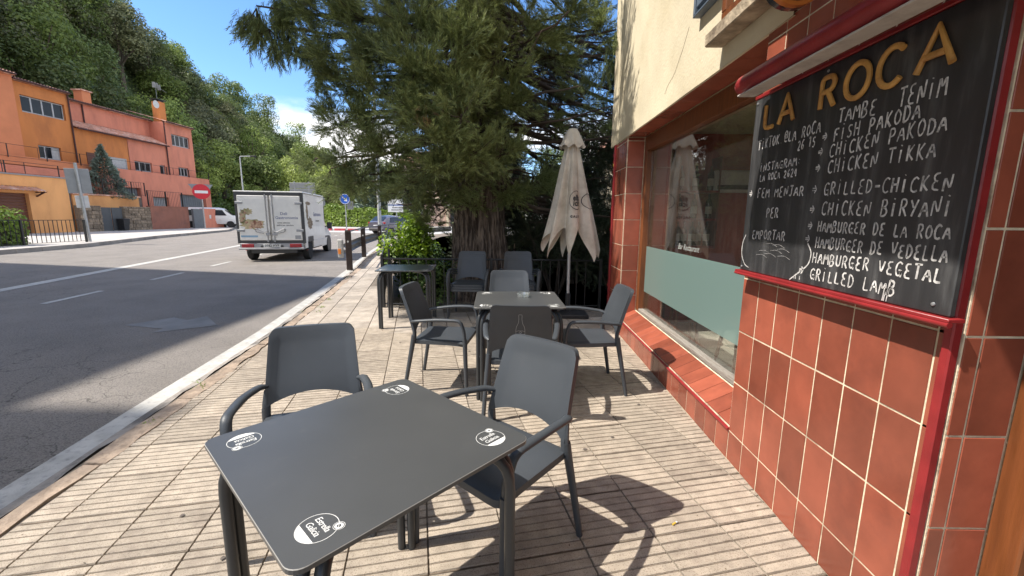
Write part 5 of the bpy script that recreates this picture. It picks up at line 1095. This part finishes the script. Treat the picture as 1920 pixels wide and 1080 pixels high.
# ---------------------------------------------------------------- vegetation
def mesh_np(name, v, q, mats, mi=None, smooth=False):
    me = bpy.data.meshes.new(name); nv, nq = len(v), len(q)
    me.vertices.add(nv); me.vertices.foreach_set('co', np.asarray(v, np.float32).ravel())
    me.loops.add(nq*4); me.loops.foreach_set('vertex_index', np.asarray(q, np.int32).ravel())
    me.polygons.add(nq); me.polygons.foreach_set('loop_start', np.arange(0, nq*4, 4, dtype=np.int32))
    for m in (mats if isinstance(mats,(list,tuple)) else [mats]): me.materials.append(m)
    if mi is not None: me.polygons.foreach_set('material_index', np.asarray(mi, np.int32))
    me.update(calc_edges=True); me.validate(); return me
def unit(a): return a/np.maximum(np.linalg.norm(a, axis=-1, keepdims=True), 1e-9)
def sprig_template(seed, n=26):
    r = np.random.default_rng(seed); V = []
    for i in range(n):
        t = .05+.95*i/n; base = np.array([.03*math.sin(4*t+seed), .02*math.cos(5*t), t]); a = r.uniform(0, 2*PI); tilt = r.uniform(.35,.75)*(1-.35*t)
        d = np.array([math.cos(a)*math.sin(tilt), math.sin(a)*math.sin(tilt), math.cos(tilt)]); ln = r.uniform(.26,.46)*(1-.35*t)
        side = unit(np.cross(d, r.normal(size=3))); w = .017
        up = np.array([0,0,.10*ln])
        V += [base, base+d*ln*.55+side*w-up*.2, base+d*ln+up, base+d*ln*.5-side*w-up*.2]
    V += [np.array([-.008,0,0]), np.array([.008,0,0]), np.array([.006,.02,1]), np.array([-.006,.02,1])]
    return np.array(V)
ST_ = [sprig_template(s) for s in range(5)]
def sprigs(pos, axis, size):
    """scatter needle sprigs; returns vertices and quads"""
    n = len(pos); z = unit(axis); x = unit(np.cross(z, rng.normal(size=(n,3)))); y = np.cross(z, x); outV = []; 
    k = rng.integers(0, 5, n)
    for s in range(5):
        m = k == s
        if not m.any(): continue
        T = ST_[s]; P = pos[m][:,None,:] + size[m][:,None,None]*(T[None,:,0:1]*x[m][:,None,:] + T[None,:,1:2]*y[m][:,None,:] + T[None,:,2:3]*z[m][:,None,:])
        outV.append(P.reshape(-1,3))
    V = np.concatenate(outV); return V, np.arange(len(V)).reshape(-1,4)
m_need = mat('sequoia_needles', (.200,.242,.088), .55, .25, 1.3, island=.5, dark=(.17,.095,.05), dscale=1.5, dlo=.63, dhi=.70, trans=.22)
m_need2 = mat('dark_needles', (.052,.068,.032), .65, .25, 1.3, island=.4, dark=(.10,.05,.03), dscale=1.5, dlo=.58, dhi=.7, trans=.08)  # darker copy of the needle colour, with the inner crown's shade put in
m_bark = mat('sequoia_bark', (.20,.155,.125), .95, .35, 5, 1, 25, stretch=(6,6,.8), dark=(.04,.028,.022), dscale=3, dlo=.42, dhi=.56)
m_branch = mat('dark_branch', (.075,.055,.042), .95, .3, 5, .5, 40)
TX, TY = -.66, 7.55
seq = thing('sequoia_tree', 'huge dark conifer with furrowed trunk and drooping needles beside the terrace', 'tree', (TX,TY,0))
n, k = 150, 90; vs = []
ph = [random.uniform(0, 6.28) for _ in range(8)]
for j in range(k+1):
    z = -.1+15*(j/k)**1.5; R = np.interp(z, [-.1,.3,1.2,3,6,10,15], [.68,.54,.45,.40,.34,.25,.08])
    for i in range(n):
        a = 2*PI*i/n; g = abs(math.sin(a*11+.9*math.sin(z*1.3+ph[0])+ph[1]+.5*math.sin(a*3+z*.7)))**.6; g2 = abs(math.sin(a*23+1.2*math.sin(z*2.1+ph[2])+ph[3]))
        q = .86+.15*g+.045*g2+.05*math.sin(2*a+ph[4])+.03*math.sin(z*4+a*5); vs.append((R*q*math.cos(a), R*q*math.sin(a), z))
MB().add(vs, [(j*n+i, j*n+(i+1)%n, (j+1)*n+(i+1)%n, (j+1)*n+i) for j in range(k) for i in range(n)]).build('trunk', m_bark, seq, True, 180)
CL = [(-3.56,6.2,4.16,.38,1),(-3.41,6.2,3.9,.3,1),(-3.15,6.3,4.14,.4,1),(-2.95,6.3,3.84,.3,1),(-2.79,6.3,3.56,.2,1),(-2.76,6.3,3.3,.12,1),(-2.44,6.0,3.98,.5,0),(-2.36,6.0,3.53,.42,0),(-1.92,5.8,3.84,.5,0),(-2.35,6.2,3.15,.36,0),(-1.73,5.8,3.4,.45,0),(-1.33,5.6,3.69,.5,0),
 (-2.49,6.2,2.66,.3,0),(-2.48,6.3,2.27,.35,0),(-2.01,6.0,2.58,.42,0),(-3.25,7.5,2.17,.35,0),(-3.65,7.8,2.38,.25,0),(-2.33,6.5,1.99,.4,0),(-1.62,5.6,2.89,.45,0),(-1.7,5.9,2.22,.45,0),(-1.23,5.4,3.14,.42,0),(-1.16,5.3,2.63,.42,0),(-.89,5.2,2.31,.38,0),(-.66,5.15,2.54,.34,0),(-1.22,5.8,2.07,.4,0),(-.81,5.6,3.45,.45,0),(-.8,5.5,2.99,.4,0),(-.49,5.8,3.9,.5,0),(-.3,6.0,3.47,.4,0),(-.6,5.7,2.2,.4,0),
 (-1.67,6.4,1.75,.35,0),(-1.23,6.6,1.72,.32,0),(-.78,6.3,1.95,.35,0),(-.23,6.2,2.27,.38,0),(.12,6.2,3.88,.5,0),(.53,6.6,3.68,.4,0),(.65,6.4,4.17,.5,0),(1.06,6.2,3.88,.36,0),(1.22,6.05,3.54,.26,1),(1.26,5.95,3.78,.24,1),(1.02,7.2,3.33,.35,0),(.51,7.2,3.0,.3,0),(1.35,7.5,2.99,.3,0),(-.09,6.4,2.97,.35,0),(.28,7.5,2.1,.4,0),(-.17,7.2,1.83,.4,0),
 (-2.05,6.2,3.0,.38,0),(-2.7,6.6,2.9,.25,0),(-1.95,6.1,3.3,.4,0),(-2.6,6.3,4.4,.5,0),(-1.5,5.9,4.3,.6,0),(-.3,5.9,4.5,.6,0),(-3.3,6.5,4.5,.4,1),(-1.45,7.6,1.35,.30,0),(-1.9,7.0,1.9,.35,0),(-2.9,7.4,1.9,.35,0),(-1.0,5.5,2.8,.4,0),(-.95,5.35,2.05,.3,0),(-.70,6.2,2.55,.4,0),(-.62,6.4,3.0,.45,0),(-1.05,6.3,2.2,.35,0),(-.45,6.6,2.35,.35,0),(-.9,6.3,3.4,.45,0),(-.2,6.6,3.3,.4,0),(-.75,7.0,1.6,.3,0)]
lim = MB(); PP, AX, SS = [], [], []
def droop_limb(b, a, c, r0, r1, up=.25, n=7):
    a, c = Vector(a), Vector(c); pts = []
    for i in range(n+1):
        t = i/n; p = a.lerp(c, t); p.z += up*math.sin(PI*t*.9)*.5 - .18*(c-a).length*math.sin(PI*t)*.4; p += Vector((random.uniform(-.03,.03),)*1 + (random.uniform(-.03,.03),random.uniform(-.03,.03)))*(0 if i in (0,n) else 1); pts.append(p)
    b.tube(pts, [lerp(r0,r1,i/n) for i in range(n+1)], 7); return pts
def fill(c, r, kind, dens, size0, PP, AX, SS, tree=(TX,TY)):
    c = np.array(c, float); n = int(dens*(r/.4)**2); hz_ = unit(np.array([c[0]-tree[0], c[1]-tree[1], 0.]))
    # sub-branch fans give the clump its tufted outline
    nb = max(4, int(9*r/.4)); bd = unit(rng.normal(size=(nb,3))*[1,1,.75] + hz_*.45 + [0,0,-.15 if kind == 0 else -1.3]); bl = r*rng.uniform(.5,1.15,nb)
    which = rng.integers(0, nb, n); t = rng.uniform(.15,1,n)**.7
    p = c + bd[which]*(bl[which]*t)[:,None] + rng.normal(size=(n,3))*r*.13
    ax = bd[which]*.9 + rng.normal(size=(n,3))*.45 + np.array([0,0,.38 if kind == 0 else -.9])
    PP.append(p); AX.append(ax); SS.append(rng.uniform(.75,1.25,n)*size0)
    return [(c, c+bd[i]*bl[i]) for i in range(nb)]
for (x,y,z,r,kd) in CL:
    c = (x-TX, y-TY, z); d = math.hypot(c[0], c[1]); att = max(1.3, z+.15*d+random.uniform(-.1,.5)) if kd == 0 else z+.5
    Rt = np.interp(att, [0,3,6,10], [.5,.42,.34,.24]); ang = math.atan2(c[1], c[0])+random.uniform(-.2,.2)
    droop_limb(lim, (Rt*.8*math.cos(ang), Rt*.8*math.sin(ang), att), c, .028+.008*d, .010, .2)
    for a, e in fill(c, r, kd, 190, .20, PP, AX, SS, (0,0)):
        lim.tube([tuple(a), tuple((a+e)/2+np.array([0,0,-.02])), tuple(e)], [.007,.005,.003], 4)
# crown around, behind and above
BP, BA, BS = [], [], []; lim2 = MB()
rr = random.Random(5)
for i in range(150):
    if i < 62: z = rr.uniform(1.2,4.6); a = rr.uniform(-.15, PI*.98); d = rr.uniform(1.0,3.9)
    else: z = rr.uniform(4.4,13.5); a = rr.uniform(0, 2*PI); d = rr.uniform(.5,1)*np.interp(z, [4,8,14], [3.6,3.0,1.0])
    x, y = d*math.cos(a), d*math.sin(a)
    if i < 62 and (y < .15*x+.2): y += .8
    if x+TX > 1.15 and y+TY < 6.1: continue
    if z > 4.4 and y+TY < 4.6: continue
    if x+TX < -2.3 and 2.2 < z < 4.6: continue
    if z < 3.0 and x < -1.2: continue
    r = rr.uniform(.35,.6) if z < 4.6 else rr.uniform(.5,.85); att = z+.12*d+rr.uniform(0,.7); Rt = np.interp(att, [0,3,6,10,14], [.5,.42,.34,.24,.1])
    droop_limb(lim2, (Rt*.7*math.cos(a), Rt*.7*math.sin(a), att), (x,y,z), .030+.010*d, .012, .2)
    for a_, e in fill((x,y,z), r, 0, 95 if z < 4.6 else 60, .30, BP, BA, BS, (0,0))[:5]: lim2.tube([tuple(a_), tuple(e)], [.008,.004], 4)
for i in range(64):      # high boughs over the terrace corner, above the picture
    sx_, sy_, z = rr.uniform(-1.0,1.5), rr.uniform(5.55,7.0), rr.uniform(4.9,7.6); x, y = sx_-.69*z-TX, sy_-.17*z-TY
    droop_limb(lim2, (0,0,z+1.0), (x,y,z), .06, .012, .2)
    for a_, e in fill((x,y,z), rr.uniform(.4,.6), 0, 60, .30, BP, BA, BS, (0,0))[:4]: lim2.tube([tuple(a_), tuple(e)], [.008,.004], 4)
# bare crossing boughs inside the crown
for i in range(70):
    a = rr.uniform(-1.2, 2.6) if i < 48 else rr.uniform(2.4, 4.4); z = rr.uniform(1.6,4.6); d = rr.uniform(1.4,3.2) if i < 48 else rr.uniform(1.0,1.8)
    p = droop_limb(lim2, (.3*math.cos(a), .3*math.sin(a), z), (d*math.cos(a), d*math.sin(a)+.3, z-rr.uniform(-.4,.6)), rr.uniform(.016,.045), .007, .1)
    for k_ in range(3):
        s0 = p[rr.randint(2,6)]; lim2.tube([s0, s0+Vector((rr.uniform(-.3,.3),rr.uniform(-.3,.3),rr.uniform(-.35,.2))), s0+Vector((rr.uniform(-.5,.5),rr.uniform(-.5,.5),rr.uniform(-.6,.3)))], [.007,.005,.003], 4)
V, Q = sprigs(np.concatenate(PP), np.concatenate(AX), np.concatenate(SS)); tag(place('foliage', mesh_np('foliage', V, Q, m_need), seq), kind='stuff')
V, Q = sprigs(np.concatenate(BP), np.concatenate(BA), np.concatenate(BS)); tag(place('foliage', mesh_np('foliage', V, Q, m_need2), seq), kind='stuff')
tag(lim.build('branches', m_branch, seq, True, 180), kind='stuff'); tag(lim2.build('branches', m_branch, seq, True, 180), kind='stuff')
# dark evergreen shrubs low behind the railing
for i, (x,y,r,z,lb) in enumerate(((.75,8.0,.75,.75,'dark evergreen shrub behind the railing, left of the parasol pole'),(1.9,8.2,.8,.8,'dark evergreen shrub behind the railing by the red downpipe'),(1.35,9.3,1.1,1.5,'taller dark evergreen filling the gap behind the parasol'),(-.1,10.5,1.3,1.2,'dark evergreen directly behind the big trunk'),(3.0,11.5,1.5,1.6,'dark evergreen far right behind the parasol'))):
    t = thing('evergreen_shrub', lb, 'shrub', (x,y,-.05)); p_, a_, s_ = [], [], []; bb = MB()
    for k in range(9):
        c = (rr.uniform(-r,r)*.7, rr.uniform(-r,r)*.4, z+rr.uniform(-.6,.6)*z)
        for q in fill(c, r*.55, 0, 55, .26, p_, a_, s_, (0,0))[:4]: bb.tube([(c[0]*.2,c[1]*.2,.0), tuple(q[0]), tuple(q[1])], [.02,.012,.004], 5)
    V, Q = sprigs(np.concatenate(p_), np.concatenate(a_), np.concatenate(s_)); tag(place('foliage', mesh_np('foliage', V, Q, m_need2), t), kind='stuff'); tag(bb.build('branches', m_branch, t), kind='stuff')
# leaves --------------------------------------------------------
def leaf_quads(P, Nn, size, asp=.62):
    n = len(P); N_ = unit(Nn); x = unit(np.cross(N_, rng.normal(size=(n,3)))); y = np.cross(N_, x); s = size[:,None]
    V = np.stack([P-x*s*.5, P+y*s*asp*.5-N_*s*.08, P+x*s*.5, P-y*s*asp*.5-N_*s*.08], 1).reshape(-1,3)
    return V, np.arange(len(V)).reshape(-1,4)
def crown(seed, n, size, lobes=20, tall=1.15, open_=.0, low=.12):
    r = np.random.default_rng(seed); C = unit(r.normal(size=(lobes,3)))*r.uniform(.3,.72,lobes)[:,None]*[1,1,tall]; C[:,2] = np.abs(C[:,2]+.1)*np.where(r.random(lobes) < .25, -.5, 1); R = r.uniform(.24,.46,lobes)
    k = r.integers(0, lobes, n); d = unit(r.normal(size=(n,3))); d[:,2] = np.where(r.random(n) < .6, np.abs(d[:,2]), d[:,2]); rad = R[k]*r.uniform(.55,1.08,n)**.6
    P = C[k]+d*rad[:,None]; Nn = d+r.normal(size=(n,3))*.55+[0,0,.3]
    return leaf_quads(P, Nn, size*r.uniform(.6,1.4,n)), C
m_lv = [mat('leaf_mid_green', (.215,.27,.065), .55, .25, .5, island=.35, dark=(.07,.11,.03), dscale=.35, trans=.4, rand=.22),
        mat('leaf_dark_green', (.150,.195,.062), .55, .25, .5, island=.35, dark=(.09,.10,.045), dscale=.3, trans=.35, rand=.25),
        mat('leaf_light_green', (.37,.44,.11), .55, .22, .5, island=.3, dark=(.15,.21,.055), dscale=.4, trans=.42, rand=.12),
        mat('leaf_olive', (.24,.245,.12), .6, .25, .5, island=.35, dark=(.09,.10,.05), dscale=.4, trans=.35, rand=.2)]
m_tk = mat('tree_trunk', (.13,.10,.075), .95, .25, 3)
def tree_meshes(seed, m, n=6500, size=.064, tall=1.2):
    (V, Q), C = crown(seed, n, size, tall=tall); cm = mesh_np('crown', V, Q, m)
    b = MB().tube([(0,0,-2.0),(.02,0,-1.2),(0,.03,-.5),(.02,0,.1),(0,0,.6)], [.085,.062,.05,.035,.012], 8)
    for c in C[:9]: b.tube([(0,0,-.9+.3*random.random()), tuple(c*.5+np.array([0,0,-.3])), tuple(c)], [.028,.018,.006], 5)
    return cm, b.mesh('trunk', m_tk, True)
TM = [tree_meshes(21, m_lv[0]), tree_meshes(22, m_lv[1]), tree_meshes(23, m_lv[2]), tree_meshes(24, m_lv[3]), tree_meshes(25, m_lv[1], tall=1.5), tree_meshes(26, m_lv[0], 3200, .062, 1.5)]
def tree(x, y, R, k, label, group=None, zc=None, name='tree'):
    z0 = hill(x,y) if x < -36 else -.1
    t = thing(name, label, 'tree', (x,y,z0), rr.uniform(0,6), group); s = R; h = (zc-z0) if zc else R*1.35
    c = place('crown', TM[k][0], t, (0,0,h), None, (s,s,s*rr.uniform(.95,1.15))); tag(c, kind='stuff'); place('trunk', TM[k][1], t, (0,0,h), None, (s,s,h/2.0*1.02)); return t
LG = 'light green trees at the foot of the hill'
for i, (x,y,R,k,lb) in enumerate(((-43,54,4.6,2,'light green tree rising right behind the pink end house'),(-38.5,56,4.4,2,'rounded light green tree second along from the pink end house'),(-35.5,59,4.2,0,'mid green tree above the thin street lamp'),
    (-32.5,62,4.3,2,'broad light green tree right of the thin street lamp'),(-29.5,66,3.8,2,'bright green tree above the back of the direction board'),(-44,62,5.0,3,'olive green tree at the foot of the slope above the light ones'),(-37.5,50.5,2.7,2,'low light green tree over the camper van'),(-34.5,54.5,2.4,0,'small green tree by the foot of the slope behind the camper van'),
    (-30.5,57,2.2,0,'small green tree left of the direction board back'))): tree(x,y,R,k,lb,LG)
HG = 'trees standing on the wooded hill'
for (x,y,R,k,zc,lb) in ((-45.5,33,5.4,2,17.5,'sunlit yellow green tree at the top left corner above the orange house'),(-47,28,5,2,14,'green tree at the left edge above the salmon house'),(-66,71,5.6,1,31,'dark tree at the top of the skyline ridge'),(-62,80,5,0,27,'rounded tree on the skyline left of the ridge dip'),
    (-60,92,5,1,23.5,'dark tree midway down the skyline'),(-60,104,4.6,5,24,'thin open tree sticking up on the lower skyline'),(-59,116,4.6,5,20.5,'open feathery tree at the low end of the skyline'),(-57,125,5,0,15.5,'green tree at the lowest end of the ridge beside the cloud')): tree(x,y,R,k,lb,HG,zc)
VG = 'trees beyond the roundabout'
for (x,y,R,k,lb) in ((-44,92,6.5,0,'large mid green tree behind the roundabout, nearest the hill'),(-36,98,6,3,'olive tree behind the roundabout, second from the hill'),(-28,92,6,0,'mid green tree straight beyond the blue arrow sign'),(-21,95,6.5,1,'dark tree beyond the hedge, left of the pale house'),(-12,98,6,0,'tree behind the pale pink house'),(-2,96,6.5,3,'olive tree right behind the pale pink house'),(9,92,7,1,'dark tree far behind the big trunk'),(19,88,7,0,'green tree far right behind the restaurant'),(-31,76,3.6,2,'light green tree left of the hedge end'),(-24,74,3.2,3,'olive tree rising over the clipped hedge')): tree(x,y,R,k,lb,VG)
# the wood itself: instanced on points over the hillside
tcol = bpy.data.collections.new('tree_kinds')
for i, k in enumerate((0,1,4,3,1,5,0)):
    e = bpy.data.objects.new('tree_kind', None)
    cm, tm = TM[k]
    b_ = bmesh.new(); b_.from_mesh(cm); n0 = len(b_.faces); b_.from_mesh(tm); b_.faces.ensure_lookup_table()
    for f_ in b_.faces[n0:]: f_.material_index = 1
    me = bpy.data.meshes.new('tree_kind'); b_.to_mesh(me); b_.free(); me.materials.append(cm.materials[0]); me.materials.append(m_tk)
    o = bpy.data.objects.new('tree_kind', me); tcol.objects.link(o)
pts = []
for gy_ in np.arange(14, 175, 4.1):
    for gx_ in np.arange(-108, -38, 4.1):
        x, y = gx_+rr.uniform(-2,2), gy_+rr.uniform(-2,2)
        if x > -42 and y < 45: continue
        if x > -49 and 45 < y < 74: continue
        if x < -78 and y > 60: continue
        pts.append((x, y, hill(x,y)+rr.uniform(2.4,5.8)))
for i in range(70):
    x, y = rr.uniform(-58,-40), rr.uniform(24,54); pts.append((x, y, hill(x,y)+rr.uniform(1.2,3.0)))
for x in np.arange(-60, 40, 6.5):
    for y in (108,116,126): pts.append((x+rr.uniform(-2,2), y+rr.uniform(-2,2), rr.uniform(7,9.5)))
fm = bpy.data.meshes.new('forest'); fm.from_pydata(pts, [], []); forest = bpy.data.objects.new('forest', fm); COL.objects.link(forest)
tag(forest, 'dense mixed green wood covering the steep hill behind the houses', 'wood', kind='stuff')
gn = bpy.data.node_groups.new('forest', 'GeometryNodeTree'); gn.interface.new_socket('Geometry', in_out='INPUT', socket_type='NodeSocketGeometry'); gn.interface.new_socket('Geometry', in_out='OUTPUT', socket_type='NodeSocketGeometry')
gi, go = gn.nodes.new('NodeGroupInput'), gn.nodes.new('NodeGroupOutput'); iop = gn.nodes.new('GeometryNodeInstanceOnPoints'); ci = gn.nodes.new('GeometryNodeCollectionInfo')
ci.inputs['Collection'].default_value = tcol; ci.inputs['Separate Children'].default_value = True; ci.inputs['Reset Children'].default_value = True; iop.inputs['Pick Instance'].default_value = True
ri = gn.nodes.new('FunctionNodeRandomValue'); ri.data_type = 'INT'; ri.inputs[4].default_value = 0; ri.inputs[5].default_value = 6
rs = gn.nodes.new('FunctionNodeRandomValue'); rs.data_type = 'FLOAT'; rs.inputs[2].default_value = 3.2; rs.inputs[3].default_value = 4.9; rs.inputs['Seed'].default_value = 4
rt = gn.nodes.new('FunctionNodeRandomValue'); rt.data_type = 'FLOAT_VECTOR'; rt.inputs[0].default_value = (-.1,-.1,0); rt.inputs[1].default_value = (.1,.1,6.28)
ln = gn.links.new; ln(gi.outputs[0], iop.inputs['Points']); ln(ci.outputs[0], iop.inputs['Instance']); ln(ri.outputs[2], iop.inputs['Instance Index']); ln(rs.outputs[1], iop.inputs['Scale']); ln(rt.outputs[0], iop.inputs['Rotation']); ln(iop.outputs[0], go.inputs[0])
md = forest.modifiers.new('forest', 'NODES'); md.node_group = gn
# undergrowth on the bank at the foot of the hill
P = []
for i in range(60000):
    y = rr.uniform(20, 150); x = rr.uniform(-75,-36.8) if y < 66 else rr.uniform(-60,-30); P.append((x,y,max(hill(x,y),-.2)+rr.uniform(.05,.9)))
P = np.array(P); V, Q = leaf_quads(P, rng.normal(size=P.shape)+[0.4,-.2,.8], rng.uniform(.15,.45,len(P))); tag(tag(place('undergrowth', mesh_np('undergrowth', V, Q, m_lv[1])), 'dark green undergrowth under the trees on the bank', 'undergrowth'), kind='stuff')
# hedges, bushes
def hedge(label, pl, h0, h1, wdt, m, n, size, z=0, name='hedge', jag=.10, group=None):
    t = thing(name, label, 'hedge', (pl[0][0], pl[0][1], z), 0, group); P = []; Nn = []
    seg = [math.hypot(b[0]-a[0], b[1]-a[1]) for a, b in zip(pl, pl[1:])]; tot = sum(seg)
    for i in range(n):
        s = rr.uniform(0, tot); u = s/tot
        for a, b, l in zip(pl, pl[1:], seg):
            if s <= l: break
            s -= l
        d = Vector((b[0]-a[0], b[1]-a[1], 0))/l; p = Vector((a[0],a[1],0))+d*min(s,l); nn = Vector((d.y,-d.x,0)); h = lerp(h0,h1,u)*(1+.05*math.sin(u*37)+.04*math.sin(u*91)); f = rr.random()
        if f < .36: o = rr.uniform(-.5,.5)*wdt; zz = h+rr.uniform(-.6,1)*jag; no = Vector((0,0,1))
        else: sd = 1 if rr.random() < .7 else -1; o = sd*(wdt/2+rr.uniform(-1,.5)*jag); zz = rr.uniform(.02,1)*h; no = nn*sd
        q = p+nn*o; P.append((q.x-pl[0][0], q.y-pl[0][1], zz)); Nn.append(tuple(no+Vector((rr.gauss(0,.5),rr.gauss(0,.5),rr.gauss(0,.5)+.25))))
    V, Q = leaf_quads(np.array(P), np.array(Nn), np.array([rr.uniform(.6,1.4)*size for _ in P])); tag(place('leaves', mesh_np('leaves', V, Q, m), t), kind='stuff')
    b = MB()
    for (a, c) in zip(pl, pl[1:]):
        d = Vector((c[0]-a[0], c[1]-a[1], 0)); mid = Vector(((a[0]+c[0])/2-pl[0][0], (a[1]+c[1])/2-pl[0][1], min(h0,h1)*.42)); b.obb(mid, (d.length, wdt*.55, min(h0,h1)*.8), math.atan2(d.y,d.x))
    b.build('inner_twigs', m_branch, t); return t
m_hl = mat('hedge_leaf', (.20,.29,.04), .5, .2, 2, island=.3, trans=.25, dark=(.07,.12,.02), dscale=1.5)
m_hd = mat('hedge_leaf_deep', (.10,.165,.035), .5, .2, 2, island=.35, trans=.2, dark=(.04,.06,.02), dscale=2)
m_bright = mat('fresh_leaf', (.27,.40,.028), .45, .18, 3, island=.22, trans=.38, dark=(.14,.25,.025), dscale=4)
hedge('long clipped green hedge curving round the roundabout', [(-29,66),(-26.4,60),(-24,56.5),(-20,54.5),(-15.5,54),(-12.8,55.5)], 3.0, 1.9, 1.4, m_hl, 15000, .34)
hedge('leafy hedge with yellow green tips behind the far left railing', [(-21.3,10.5),(-20.9,13.5),(-20.75,17.2)], 1.6, 1.25, 1.3, m_hl, 7000, .13, .1, jag=.22)
hedge('dark clipped hedge climbing the bank behind the camper van', [(-38,50),(-35,56),(-33.5,60)], 3.4, 2.6, 1.6, m_hd, 7000, .32)
def bush(label, x, y, z, rx, ry, rz, m, n, size, name='bush', top=None, mtop=None):
    t = thing(name, label, 'bush', (x,y,z)); r = np.random.default_rng(int(abs(x*100)))
    C = r.normal(size=(16,3))*[rx*.45,ry*.45,rz*.35]+[0,0,rz]; k = r.integers(0,16,n); d = unit(r.normal(size=(n,3))); P = C[k]+d*r.uniform(.10,.30,n)[:,None]*[rx/.5,ry/.5,rz/.6]
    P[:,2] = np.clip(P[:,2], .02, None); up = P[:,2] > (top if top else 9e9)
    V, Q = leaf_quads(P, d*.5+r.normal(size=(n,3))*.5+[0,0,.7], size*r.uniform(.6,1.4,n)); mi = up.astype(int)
    tag(place('leaves', mesh_np('leaves', V, Q, [m, mtop or m], mi), t), kind='stuff')
    b = MB()
    for c in C: b.tube([(c[0]*.2,c[1]*.2,0), (c[0]*.6,c[1]*.6,c[2]*.6), tuple(c)], [.018,.012,.004], 5)
    b.build('stems', m_branch, t); return t
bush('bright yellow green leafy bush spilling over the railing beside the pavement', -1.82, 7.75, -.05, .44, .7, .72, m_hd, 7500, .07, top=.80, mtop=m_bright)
bush('darker leafy bush between the bright bush and the big trunk', -1.42, 7.25, -.05, .34, .45, .42, m_hd, 2600, .06)
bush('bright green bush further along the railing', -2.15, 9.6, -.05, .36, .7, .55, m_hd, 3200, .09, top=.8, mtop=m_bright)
def conifer(label, x, y, z, h, r, m, n=2600, name='conifer'):
    t = thing(name, label, 'tree', (x,y,z)); P, A, Z = [], [], []
    for i in range(n):
        u = rr.random()**.75; zz = h*(.06+.92*(1-u)); a = rr.uniform(0,6.28); tier = .78+.22*abs(math.sin((1-u)*h*3.2+a*.5)); rad = r*u*tier*rr.uniform(.35,1)**.5
        P.append((rad*math.cos(a), rad*math.sin(a), zz-rad*.18)); A.append((math.cos(a), math.sin(a), .15+rr.gauss(0,.2)))
    P = np.array(P); V, Q = leaf_quads(P, np.cross(np.array(A), rng.normal(size=P.shape)), rng.uniform(.6,1.4,n)*r*.17, .35); tag(place('crown', mesh_np('crown', V, Q, m), t), kind='stuff')
    MB().tube([(0,0,0),(0,0,h*.95)], [r*.07,.01], 8).build('trunk', m_tk, t); return t
m_spr = mat('spruce_needle', (.20,.25,.20), .6, .2, 1, island=.35)
conifer('small blue green spruce in front of the orange houses', -33.2, 34.4, 2.6, 4.3, 1.9, m_spr)
conifer('large dark blue spruce behind the clipped hedge', -20.5, 62, 0, 9.5, 4.6, m_spr, 4200); conifer('dark blue spruce left of the pale pink house', -16.2, 60, 0, 7.5, 3.4, m_spr, 3200)
# weeds in the kerb joint and dry leaves on the slabs
P = []; 
for (x,y,k) in [(poly_x(KERB,yy)+rr.uniform(-.03,.25), yy, rr.randint(4,16)) for yy in [rr.uniform(2.2,16) for _ in range(16)]]+[(-3.0,6.3,50),(-3.15,6.9,30),(-6.2,18.9,50),(-5.9,19.3,40)]:
    for _ in range(k): P.append((x+rr.gauss(0,.03),y+rr.gauss(0,.035),rr.uniform(0,.022)))
P = np.array(P); V, Q = leaf_quads(P, rng.normal(size=P.shape), rng.uniform(.012,.03,len(P)), .35); tag(tag(place('weeds', mesh_np('weeds', V, Q, m_hl)), 'small green weeds growing in the kerb joint', 'weeds'), kind='stuff')
P = np.array([(rr.uniform(-2.2,1.22), rr.uniform(.8,6), .003) for _ in range(150)]+[(rr.gauss(1.1,.1), rr.uniform(.8,5), .003) for _ in range(60)]+[(rr.uniform(-2,1.2), rr.uniform(5.6,6.3), .003) for _ in range(160)])
V, Q = leaf_quads(P, rng.normal(size=P.shape)*.2+[0,0,1], rng.uniform(.006,.016,len(P)), .5); tag(tag(place('fallen_needles', mesh_np('fallen_needles', V, Q, mat('dry_leaf', (.10,.07,.04), .9, .4, 9, island=.5))), 'scattered dry needles and crumbs on the paving', 'litter'), kind='stuff')
sp_ = MB()
for i in range(46):
    x, y, r_ = rr.uniform(-2.0,1.2), rr.uniform(1.0,5.8), rr.uniform(.005,.013); n_ = 9
    sp_.add([(x+r_*rr.uniform(.7,1.2)*math.cos(2*PI*k_/n_), y+r_*rr.uniform(.7,1.2)*math.sin(2*PI*k_/n_), .0045) for k_ in range(n_)], [tuple(range(n_))])
tag(tag(sp_.build('chewing_gum', mat('old_gum', (.12,.10,.085), .9, .3, 30)), 'small dark spots of old trodden chewing gum on the slabs', 'litter'), kind='stuff')
cb = thing('cigarette_end', 'yellow cigarette end lying on the ribbed slabs near the tiled wall', 'litter', (.735,1.74,.005), .6); MB().tube([(0,0,0),(.022,0,0)], .004, 8).build('filter', mat('filter_yellow', (.6,.4,.05), .8), cb); MB().tube([(.0222,0,0),(.032,0,0)], .0038, 8).build('paper', m_swhite, cb)
